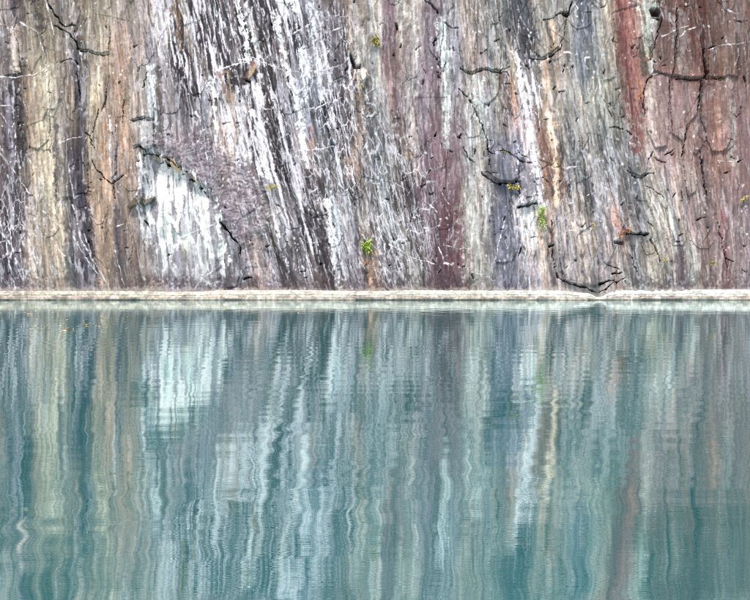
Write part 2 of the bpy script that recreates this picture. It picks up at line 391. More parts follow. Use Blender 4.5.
# explicit coloured streaks: (points, width0, width1, softness, strength, colour)
STREAKS = [
 ([(34, 0), (40, 22), (45, 58)], 9, 1, 3, .8, '#433c3e'), ([(12, 0), (18, 22)], 6, 2, 3, .7, '#48424a'),
 ([(14, 30), (18, 76)], 9, 7, 3, .7, '#b8a69c'), ([(17, 78), (21, 120), (25, 160)], 7, 4, 2, .85, '#352e33'),
 ([(4, 80), (7, 150)], 5, 4, 2, .7, '#453f48'), ([(10, 100), (16, 165)], 5, 4, 2, .6, '#9d96aa'),
 ([(25, 80), (34, 150)], 5, 4, 4, .6, '#a4866a'), ([(46, 70), (50, 195)], 13, 14, 6, .5, '#bcb298'),
 ([(56, 125), (58, 200)], 5, 4, 2, .85, '#3c3843'), ([(60, 130), (63, 200)], 3, 3, 2, .5, '#9a9a92'),
 ([(86, 115), (85, 150)], 4, 4, 2, .6, '#4b4652'), ([(77, 85), (79, 120)], 4, 3, 2, .7, '#4a4650'),
 ([(84, 196), (90, 230), (97, 275)], 13, 4, 3, .9, '#35313f'), ([(56, 200), (62, 245), (60, 275)], 10, 8, 4, .6, '#c0b096'),
 ([(96, 200), (104, 285)], 8, 9, 4, .6, '#ab8e72'), ([(117, 205), (121, 270)], 4, 5, 2, .8, '#4a4450'),
 ([(123, 20), (122, 90), (124, 150)], 5, 6, 5, .5, '#b5896e'), ([(106, 130), (108, 190)], 8, 9, 5, .5, '#b5896a'),
 ([(158, 70), (161, 110), (160, 145)], 5, 7, 2.5, .8, '#524d50'), ([(151, 66), (154, 120)], 5, 5, 2, .6, '#c5ced0'),
 ([(172, 5), (178, 20)], 6, 6, 3, .8, '#7d6248'), ([(178, 30), (178, 44)], 7, 6, 3, .8, '#6c543a'),
 ([(220, 72), (228, 100)], 4, 4, 2, .85, '#9c7453'), ([(227, 72), (233, 105), (236, 150)], 3, 3, 2, .7, '#a98c76'),
 ([(237, 65), (243, 95)], 7, 5, 2, .9, '#2f2a2e'), ([(232, 0), (240, 60)], 4, 3, 2, .85, '#383238'),
 ([(224, 0), (230, 50)], 6, 4, 2, .7, '#474652'), ([(252, 0), (266, 60)], 6, 4, 2, .8, '#332d30'),
 ([(268, 10), (278, 55)], 4, 3, 2, .8, '#302a2e'), ([(264, 70), (272, 140), (280, 165)], 8, 6, 2, .9, '#352d30'),
 ([(290, 6), (296, 34)], 6, 5, 2, .85, '#38383f'), ([(246, 0), (258, 60), (262, 105)], 3, 4, 2, .8, '#e4e6ee'),
 ([(276, 10), (284, 60), (296, 95), (303, 150)], 5, 5, 2, .85, '#e8eaf2'), ([(238, 0), (246, 40), (250, 66)], 4, 4, 1.5, .9, '#eef0f6'),
 ([(252, 110), (262, 140), (268, 180)], 5, 5, 2, .85, '#d8d9e0'), ([(212, 78), (218, 140)], 4, 3, 2, .8, '#eceef4'),
 ([(238, 110), (246, 165)], 4, 3, 2, .7, '#d0d0d8'), ([(303, 50), (306, 100)], 6, 5, 2.5, .8, '#cdd4e4'),
 ([(313, 5), (317, 60), (322, 95)], 5, 4, 2, .8, '#d4dae8'), ([(324, 105), (328, 128)], 5, 4, 1.5, .9, '#2c303a'),
 ([(330, 130), (334, 145)], 5, 5, 1.5, .8, '#3a3e48'), ([(333, 25), (338, 60), (340, 78)], 14, 13, 4, .75, '#504952'),
 ([(356, 8), (360, 40), (363, 64)], 6, 12, 3, .8, '#aaa6a2'), ([(310, 170), (317, 215), (322, 262)], 6, 13, 2, .9, '#3f383e'),
 ([(281, 230), (286, 270)], 6, 5, 2, .8, '#4c464e'), ([(294, 235), (300, 262)], 9, 9, 3, .8, '#464048'),
 ([(329, 200), (333, 245), (338, 285)], 6, 4, 2, .85, '#d8d9e0'), ([(334, 205), (340, 240)], 6, 6, 2, .75, '#a9bccb'),
 ([(390, 0), (392, 40)], 8, 8, 4, .7, '#86697a'), ([(401, 0), (401, 42)], 7, 3, 2, .8, '#b3aca6'),
 ([(396, 66), (395, 95)], 8, 3, 3, .7, '#74565c'), ([(412, 0), (414, 60), (412, 95)], 10, 9, 4, .6, '#b0aaa6'),
 ([(443, 22), (445, 65)], 8, 9, 2, .85, '#bcc6c8'), ([(443, 70), (447, 100), (446, 145)], 3, 5, 2, .8, '#bcc4c6'),
 ([(412, 100), (418, 150)], 5, 5, 3, .6, '#b4a69e'), ([(422, 130), (430, 180), (428, 210)], 9, 14, 5, .6, '#715e6a'),
 ([(446, 210), (450, 270)], 16, 12, 5, .7, '#664148'), ([(458, 210), (461, 262)], 4, 4, 2, .6, '#7a3f3e'),
 ([(442, 250), (444, 285)], 14, 12, 5, .5, '#553c48'), ([(468, 110), (470, 200)], 7, 5, 4, .4, '#b0b4b4'),
 ([(478, 80), (483, 140)], 8, 9, 3, .6, '#b2bcbe'), ([(526, 0), (530, 30), (532, 58)], 12, 8, 3, .85, '#40434c'),
 ([(505, 5), (508, 30)], 4, 3, 2, .6, '#3e4046'), ([(503, 75), (507, 115)], 8, 6, 2, .75, '#62504a'),
 ([(511, 76), (516, 108)], 3, 3, 1.5, .8, '#b98a68'), ([(516, 50), (522, 85), (530, 130), (535, 165), (540, 205)], 4, 7, 2.5, .9, '#e0e0ea'), ([(503, 156), (504, 181)], 24, 24, 3, .85, '#64667a'), ([(525, 166), (528, 203)], 13, 14, 2, .85, '#6e6c7c'), ([(500, 215), (506, 282)], 26, 30, 8, .55, '#66687e'),
 ([(536, 110), (543, 160), (548, 200)], 7, 8, 2.5, .85, '#86604e'), ([(550, 118), (555, 160), (556, 205)], 7, 5, 2, .9, '#d9b592'),
 ([(558, 150), (562, 198)], 6, 6, 2, .85, '#6e5040'), ([(544, 62), (547, 90)], 8, 5, 3, .7, '#c8a48a'),
 ([(553, 20), (555, 44)], 4, 4, 3, .6, '#bd977c'), ([(540, 42), (538, 62)], 5, 4, 3, .5, '#a0a49a'),
 ([(554, 52), (553, 68)], 5, 4, 2, .7, '#505764'), ([(583, 0), (590, 40), (594, 68)], 9, 6, 4, .6, '#5c6476'),
 ([(586, 62), (592, 92)], 4, 4, 2, .7, '#4e5866'), ([(607, 5), (606, 50)], 9, 9, 5, .5, '#b6a18a'),
 ([(619, 0), (626, 60), (633, 100), (638, 148)], 9, 8, 2.5, .85, '#7a4442'), ([(629, 0), (634, 55), (638, 95)], 4, 5, 3, .6, '#a87068'),
 ([(636, 0), (645, 38), (650, 72)], 3, 3, 1.5, .8, '#bfbcae'), ([(646, 5), (648, 45)], 14, 5, 3, .7, '#a4b0a4'),
 ([(638, 40), (645, 74)], 5, 5, 2, .85, '#4d4a44'), ([(639, 80), (640, 98)], 4, 3, 2, .9, '#a8663f'),
 ([(651, 85), (648, 120), (653, 150)], 10, 10, 5, .55, '#bcaea6'), ([(665, 80), (672, 140)], 9, 9, 5, .4, '#a88884'),
 ([(698, 0), (700, 30), (704, 78)], 7, 6, 3, .8, '#5b322c'), ([(691, 35), (696, 60)], 10, 10, 4, .65, '#6a4038'),
 ([(676, 15), (680, 70)], 10, 12, 6, .35, '#a09690'), ([(700, 90), (704, 150), (712, 205)], 5, 6, 3, .75, '#5c4a4a'),
 ([(716, 100), (720, 160)], 9, 9, 5, .6, '#a06c56'), ([(726, 80), (728, 130)], 10, 10, 6, .4, '#a88e82'),
 ([(742, 45), (748, 80)], 12, 8, 4, .6, '#6a5048'), ([(734, 105), (733, 160)], 7, 7, 3, .5, '#a8a29c'),
 ([(722, 215), (727, 280)], 7, 5, 3, .65, '#7c4a50'), ([(680, 238), (684, 280)], 8, 9, 3, .75, '#685a64'),
 ([(655, 190), (660, 275)], 10, 12, 6, .4, '#aba69a'), ([(690, 240), (694, 280)], 7, 8, 4, .5, '#a3aba8'),
 ([(596, 225), (602, 285)], 5, 6, 3, .65, '#6f6c76'), ([(613, 210), (617, 228)], 7, 7, 4, .7, '#bd8676'),
 ([(497, 212), (505, 280)], 16, 20, 8, .5, '#6e7086'), ([(530, 210), (532, 240)], 10, 12, 5, .7, '#e0e0e2'),
 ([(489, 185), (485, 235)], 8, 6, 4, .5, '#c4c2c2'), ([(504, 190), (510, 250)], 14, 12, 4, .6, '#686a7e'),
 ([(540, 232), (541, 246)], 5, 3, 2, .8, '#c08a5a'), ([(540, 246), (544, 280)], 6, 6, 5, .4, '#b09684'),
 ([(369, 250), (372, 285)], 8, 9, 3, .8, '#b58d6c'), ([(372, 225), (374, 245)], 3, 3, 2, .7, '#5a4038'),
 ([(353, 70), (360, 90), (361, 130), (356, 165)], 5, 9, 4, .6, '#a08470'), ([(348, 160), (350, 175)], 6, 6, 4, .6, '#b89484'),
 ([(312, 128), (313, 148)], 5, 5, 4, .6, '#b98c7e'), ([(470, 215), (478, 280)], 18, 20, 8, .5, '#a6a9a2'),
 ([(30, 210), (33, 275)], 7, 10, 4, .6, '#b8a69c'), ([(146, 265), (158, 288)], 8, 10, 4, .6, '#9a7e74'),
 ([(240, 225), (246, 280)], 5, 5, 2, .6, '#5e5864'), ([(256, 240), (262, 275)], 12, 14, 6, .4, '#a98e8a'),
]
for pts, w0, w1, so, st, hx in STREAKS:
    m = np.zeros(X.shape)
    stroke(m, pts, w0, w1, so, .35)
    brk = sstep(.18, .45, .6 * vnoise(U / 2.2, Y / 20, 60) + .4 * vnoise(U / 1.2, Y / 7, 61))
    s = window(min(p[0] for p in pts) - 30, max(p[0] for p in pts) + 30, min(p[1] for p in pts) - 30, max(p[1] for p in pts) + 30)
    mm = np.zeros(X.shape); mm[s] = m[s] * st * (.35 + .65 * brk[s])
    hl = lin(hx); hl = .32 * hl @ np.array([.2126, .7152, .0722]) + .68 * hl
    C[s] = C[s] * (1 - mm[s][..., None]) + hl * np.exp(1.0 * g2[s] + .4 * g1[s] + .5 * g4[s])[..., None] * mm[s][..., None]

# the white lime-coated face under the arch
WF = [(143, 162), (160, 160), (178, 168), (195, 182), (206, 194), (214, 210), (222, 230), (226, 262), (222, 284), (196, 286), (182, 270), (170, 284), (160, 272), (150, 240), (142, 212), (146, 190)]
wf = patch(WF, 24, 1.2)
wf = sstep(.25, .5, wf + 1.3 * (.6 * vnoise((U + wj) / 2.6, Y / 26, 74) + .4 * vnoise(X / 2, Y / 4, 75) - .5) * (wf < .98) * (wf > .02))
lower = sstep(232, 280, Y + 50 * (vnoise(U / 3, Y / 20, 70) - .5))
wstr = sstep(.38, .52, .5 * vnoise((U + wj) / 3.2, Y / 40, 71) + .5 * vnoise((U + wj) / 1.5, Y / 14, 72))
f1, f2, cid, ox, oy = worley((U + WX * .7) / 8.5, (Y + WY * 1.2) / 24, 31)
cell = np.stack([np.interp(cid, [0, .4, .7, 1], [lin(c)[k] for c in ('#838a88', '#9ca2a2', '#85838b', '#a8aaa6')]) for k in range(3)], -1)
mk = (wf * (1 - .55 * lower))[..., None]
C = C * (1 - mk) + cell * np.exp(.7 * g2 + .5 * g4)[..., None] * mk
mixc(wf * np.maximum(wstr * (.30 + .5 * sstep(212, 190, Y)), 1 - sstep(.06, .32, f2 - f1)) * (1 - .55 * lower), '#ececee')
mixc(wf * sstep(.62, .70, vnoise((U + wj) / 2.2, Y / 26, 73)) * .75, '#6c6974')
for pts, w0, w1, hx in [([(164, 213), (166, 236)], 5, 4, '#7fa39a'), ([(187, 210), (187, 236)], 7, 5, '#8fb0ae'), ([(186, 242), (186, 256)], 6, 5, '#8f9468'),
                        ([(177, 240), (180, 280)], 4, 4, '#a09cb4'), ([(200, 250), (198, 282)], 6, 8, '#7c7482'), ([(166, 190), (165, 210)], 4, 4, '#a4b8c0'),
                        ([(195, 196), (192, 212)], 8, 5, '#a9c0c6'), ([(158, 225), (166, 262)], 3, 2, '#8a8c98'), ([(188, 258), (184, 284)], 8, 10, '#80767a')]:
    m = np.zeros(X.shape); stroke(m, pts, w0, w1, 2.5, .4); mixc(m * .3, hx)

# stones and flakes that differ from the face they sit in
for pts, hx, st in [([(129, 209), (134, 203), (140, 197), (147, 200), (157, 196), (152, 203), (144, 207), (139, 206), (133, 210)], '#57523f', .9), ([(245, 78), (247, 72), (252, 64), (256, 64), (257, 69), (253, 76), (249, 81)], '#a58c78', .9),
                    ([(251, 62), (254, 61), (256, 64), (253, 67), (251, 66)], '#7a5046', .8), ([(361, 71), (364, 68), (367, 72), (366, 79), (363, 83), (361, 78)], '#dcd0be', .9),
                    ([(165, 158), (172, 160), (181, 168), (179, 172), (172, 168)], '#c2ac84', .75), ([(150, 156), (162, 156), (162, 160), (152, 159)], '#b8aa88', .6), ([(188, 174), (196, 178), (200, 184), (194, 182)], '#b0a284', .6), ([(248, 80), (251, 64), (247, 64), (243, 76)], '#2e282b', .7)]:
    mixc(patch(pts, 1.5, .2) * st, hx)
# thin white veins
V = np.zeros(X.shape)
VEINS = [
 ([(0, 77), (15, 78), (35, 75), (45, 69), (50, 66)], 1.7), ([(0, 33), (6, 29), (9, 27)], 1), ([(20, 22), (30, 27), (38, 32), (44, 36)], 1.1), ([(38, 32), (42, 48), (46, 60)], 1),
 ([(45, 0), (49, 14), (54, 35)], 1.6), ([(0, 107), (14, 107)], 1), ([(2, 114), (8, 125)], 1), ([(12, 95), (17, 140), (16, 168)], 1.4),
 ([(0, 153), (15, 172), (28, 192), (34, 199)], 1.3), ([(26, 154), (35, 170), (47, 190)], 1.1), ([(61, 143), (70, 139), (83, 137)], 1.4), ([(70, 165), (75, 198)], 1.2),
 ([(74, 199), (84, 195)], 1.8), ([(28, 155), (38, 152)], 1.2), ([(0, 213), (8, 245), (15, 290)], 1.3), ([(2, 232), (15, 250), (24, 286)], 1.4), ([(6, 215), (14, 240)], 1),
 ([(44, 212), (52, 220), (62, 228)], 1), ([(78, 212), (82, 240), (98, 268), (108, 286)], 1.6), ([(74, 205), (80, 225)], 1.3), ([(70, 230), (85, 255), (100, 278)], 1),
 ([(52, 262), (58, 275)], 1.2), ([(60, 250), (75, 266)], .9), ([(86, 235), (95, 268)], .9), ([(113, 235), (124, 284)], 1), ([(118, 227), (125, 224)], 1), ([(33, 265), (40, 285)], .9),
 ([(22, 250), (24, 290)], 1.3), ([(213, 72), (225, 68), (243, 62), (256, 61), (270, 64), (285, 70), (300, 72), (318, 70), (335, 68), (344, 64), (348, 58)], 1.6),
 ([(328, 82), (340, 79), (346, 75)], 1.3), ([(292, 33), (300, 29), (312, 23)], 1.4), ([(333, 32), (343, 29)], 1.2), ([(298, 151), (310, 150), (322, 148), (338, 145)], 1.5),
 ([(315, 108), (325, 104), (342, 97)], 1.3), ([(258, 107), (266, 110), (276, 107)], 1.3), ([(303, 239), (310, 243), (320, 242)], 1.1), ([(333, 237), (343, 234)], 1.1),
 ([(388, 244), (400, 250), (410, 256), (420, 260), (438, 264)], 1.4), ([(408, 223), (424, 220)], 1.3), ([(439, 247), (444, 258)], 1.4), ([(445, 262), (452, 264)], 2.2),
 ([(470, 272), (490, 277), (494, 284)], 1), ([(505, 222), (498, 245), (492, 278)], 1.2), ([(195, 289), (203, 278), (213, 271)], 2), ([(183, 238), (197, 231), (214, 225)], 1.8),
 ([(375, 215), (384, 245), (386, 275)], 1.2), ([(395, 215), (402, 235)], 1.2), ([(425, 200), (437, 212)], 1), ([(428, 230), (441, 225)], .8), ([(440, 190), (450, 205)], 1),
 ([(476, 240), (484, 244)], 1.3), ([(445, 245), (470, 249)], .8), ([(528, 240), (523, 262), (526, 285)], 1.1), ([(565, 232), (575, 231), (592, 228)], 1.6), ([(566, 169), (580, 167)], 1.6),
 ([(568, 205), (575, 203)], 1.3), ([(590, 228), (588, 240)], 1), ([(601, 184), (606, 185)], 1.2), ([(646, 186), (652, 200), (660, 215), (667, 228)], 1.6), ([(652, 240), (659, 262)], 1),
 ([(565, 52), (572, 53)], 1.6), ([(585, 58), (591, 58)], 1.4), ([(585, 58), (584, 66), (588, 70)], 1), ([(572, 7), (575, 4), (578, 8), (575, 12), (572, 8)], 1), ([(470, 6), (478, 12)], 1.8),
 ([(530, 60), (538, 110), (540, 130)], 1.2), ([(522, 15), (530, 30)], 1), ([(517, 40), (521, 12)], 1), ([(695, 30), (685, 33), (678, 40)], 1.4), ([(708, 51), (720, 46), (750, 42)], 1.2),
 ([(651, 60), (652, 75)], 1.4), ([(652, 75), (660, 74)], 1.8), ([(660, 40), (680, 30), (687, 29)], 1), ([(720, 12), (738, 14)], 2), ([(720, 160), (745, 159)], 1),
 ([(110, 117), (112, 135), (110, 150), (113, 180), (117, 182)], 2.6), ([(196, 114), (200, 119), (201, 125)], 2.2), ([(240, 60), (250, 56), (262, 60)], 1.8), ([(363, 30), (366, 50)], 1)]
for pts, w in VEINS:
    stroke(V, pts, w * .72, w * .4, .6, .3)
# many short slivers that follow the cleavage, in the zones where the photograph shows them
R1 = np.zeros(X.shape); R2 = np.zeros(X.shape)
zones = [(205, 0, 330, 170, 340, .12, .55), (150, 0, 215, 90, 150, .12, .5), (240, 150, 350, 285, 260, .16, .5), (330, 90, 430, 285, 620, .28, .5), (0, 180, 60, 288, 170, .3, .45),
         (0, 80, 30, 180, 50, .2, .4), (280, 10, 350, 120, 240, .22, .45), (500, 30, 545, 120, 110, .22, .5), (550, 110, 660, 240, 260, .18, .35), (500, 200, 560, 285, 110, .2, .45), (430, 170, 480, 285, 110, .3, .35),
         (640, 0, 750, 280, 260, .15, .3), (570, 0, 620, 120, 90, .2, .3), (450, 0, 530, 120, 150, .15, .35), (130, 130, 260, 240, 220, .9, .4), (360, 0, 470, 160, 160, .12, .3), (65, 0, 85, 80, 40, .3, .6)]
for x0, y0, x1, y1, n, sp, st in zones:
    for k in range(n):
        x = rng.uniform(x0, x1); y = rng.uniform(y0, y1)
        l = rng.uniform(4, 15); s = float(slope(np.array(x), np.array(y))) + rng.normal(0, sp)
        nx = math.sqrt(1 + s * s)
        stroke(R1 if k % 5 < 3 else R2, [(x - s * l / 2 / nx, y - l / 2 / nx), (x + rng.normal(0, .5), y), (x + s * l / 2 / nx, y + l / 2 / nx)], rng.uniform(.5, 1.5), .3, .6, .15, st * rng.uniform(.6, 1.5))
bk = sstep(.3, .55, vnoise(X / 2.5, Y / 4, 63))
mixc(np.clip(R1, 0, .9) * (.25 + .75 * bk), '#d2d2da')
mixc(np.clip(R2, 0, .85), '#383238')
mixc(V * (.3 + .55 * bk), '#e2dfe4')

# netted veining in the middle of the face
net = blobs([(335, 120, 45, 120, 1), (400, 210, 40, 90, .9), (15, 240, 30, 60, .8), (300, 130, 40, 60, .5), (590, 200, 50, 70, .35), (530, 100, 14, 50, .5)])
f1, f2, cid, ox, oy = worley((U + WX * .4) / 5.5, (Y + WY * .5) / 17, 3)
mixc(net * (1 - sstep(.02, .10, f2 - f1)) * .75 * sstep(.2, .6, vnoise(X / 12, Y / 12, 77)), '#d6d6de')

# pale specks, rusty specks
sp = np.zeros(X.shape); sr = np.zeros(X.shape)
for x0, y0, x1, y1, n in [(650, 0, 750, 285, 110), (120, 0, 330, 280, 260), (400, 0, 640, 280, 260), (0, 0, 120, 285, 160)]:
    for k in range(n):
        x = rng.uniform(x0, x1); y = rng.uniform(y0, y1); r = rng.uniform(.5, 1.5)
        stroke(sp, [(x, y), (x + rng.normal(0, .5), y + rng.uniform(.2, 1.4))], r, r * .6, .6, .1, rng.uniform(.3, .9))
for x0, y0, x1, y1, n in [(100, 20, 150, 180, 150), (0, 0, 110, 180, 60), (380, 0, 480, 170, 60), (610, 60, 750, 260, 120)]:
    for k in range(n):
        x = rng.uniform(x0, x1); y = rng.uniform(y0, y1); r = rng.uniform(.8, 2.2)
        stroke(sr, [(x, y), (x + rng.normal(0, .7), y + rng.uniform(.2, 3))], r, r * .5, .8, .15, rng.uniform(.3, .8))
mixc(sp * .8, '#e2dfe0'); mixc(sr * .7, '#6b4030')

# dark weathered foot of the wall, just over the ledge
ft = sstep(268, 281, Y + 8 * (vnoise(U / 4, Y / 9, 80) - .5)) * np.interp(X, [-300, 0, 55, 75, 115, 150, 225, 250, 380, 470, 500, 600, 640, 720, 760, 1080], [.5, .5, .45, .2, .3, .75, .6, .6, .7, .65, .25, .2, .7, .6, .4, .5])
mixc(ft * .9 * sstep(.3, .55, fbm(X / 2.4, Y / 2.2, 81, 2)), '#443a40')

mixc(sstep(286, 289.5, Y + 4 * (vnoise(X / 2, Y / 2, 83) - .5) + 3 * (vnoise(X / 9, Y / 9, 84) - .5)) * .45 * (Y < 300), '#b0a8a2')
lum = (C * np.array([.2126, .7152, .0722])).sum(-1, keepdims=True)
C = C * (np.clip(lum, .01, 1) / .24) ** .10
C = np.clip(C, .010, .80)

# ------------------------------------------------------------------ relief of the face (metres along its normal)
H = .50 * (vnoise(X / 130, Y / 150, 90) - .5) + .16 * (vnoise(U / 34, Y / 120, 91) - .5)
# long cleavage plates, each set a little in or out and tilted
for (sx, sy, amp, sd) in ((30, 95, .06, 5), (11, 38, .05, 6), (4.5, 19, .02, 8)):
    f1, f2, cid, ox, oy = worley((U + WX * .2) / sx, (Y + WY * .25) / sy, sd)
    H += amp * (cid - .5) + amp * 1.1 * (np.modf(cid * 37)[0] - .5) * ox + amp * 1.3 * (np.modf(cid * 91)[0] - .5) * .7 * oy
ja = X * .94 + Y * .34 + 3 * (vnoise(X / 40, Y / 40, 160) - .5); jb = Y * .97 - X * .24 + 4 * (vnoise(X / 30, Y / 50, 161) - .5)
for da, db, amp, sd in ((46, 62, .035, 170), (17, 27, .016, 171)):
    row = np.floor(jb / db + .5 * vnoise(np.floor(ja / da) * 7.7, 0 * ja, sd)); colm = np.floor(ja / da + .4 * vnoise(row * 5.3, 0 * ja, sd + 5))
    k = np.sin(row * 127.1 + colm * 311.7) * 43758.5453; k = k - np.floor(k)
    H += amp * (np.where(k > .45, k, .45) - .7) * (1 + .4 * np.sin(k * 90))
H += .03 * (vnoise(U / 4, Y / 60, 92) - .5) + .02 * (vnoise((U + wj) / 1.6, Y / 12, 93) - .5) + .010 * (fbm(X / 3, Y / 3, 94, 2) - .5)
H += .012 * mw - .018 * md + .012 * V + br * .05 * (hz - .7)
# the white face lies back, the crystalline zone above hangs over it
rec = patch([(146, 157), (152, 154), (158, 156), (163, 162), (168, 160), (174, 166), (180, 167), (184, 174), (190, 173), (196, 181), (202, 184), (208, 193), (216, 206), (214, 250), (160, 250), (142, 215), (146, 190)], 1.6, .8)
H -= .42 * rec * sstep(232, 172, Y) * sstep(143, 158, X + .2 * (Y - 160)) * sstep(222, 200, X)
H += .12 * br
# faces right of the arch: slab below the brushed zone
H -= .06 * patch([(222, 226), (238, 232), (245, 250), (250, 288), (218, 288)], 3, .8)
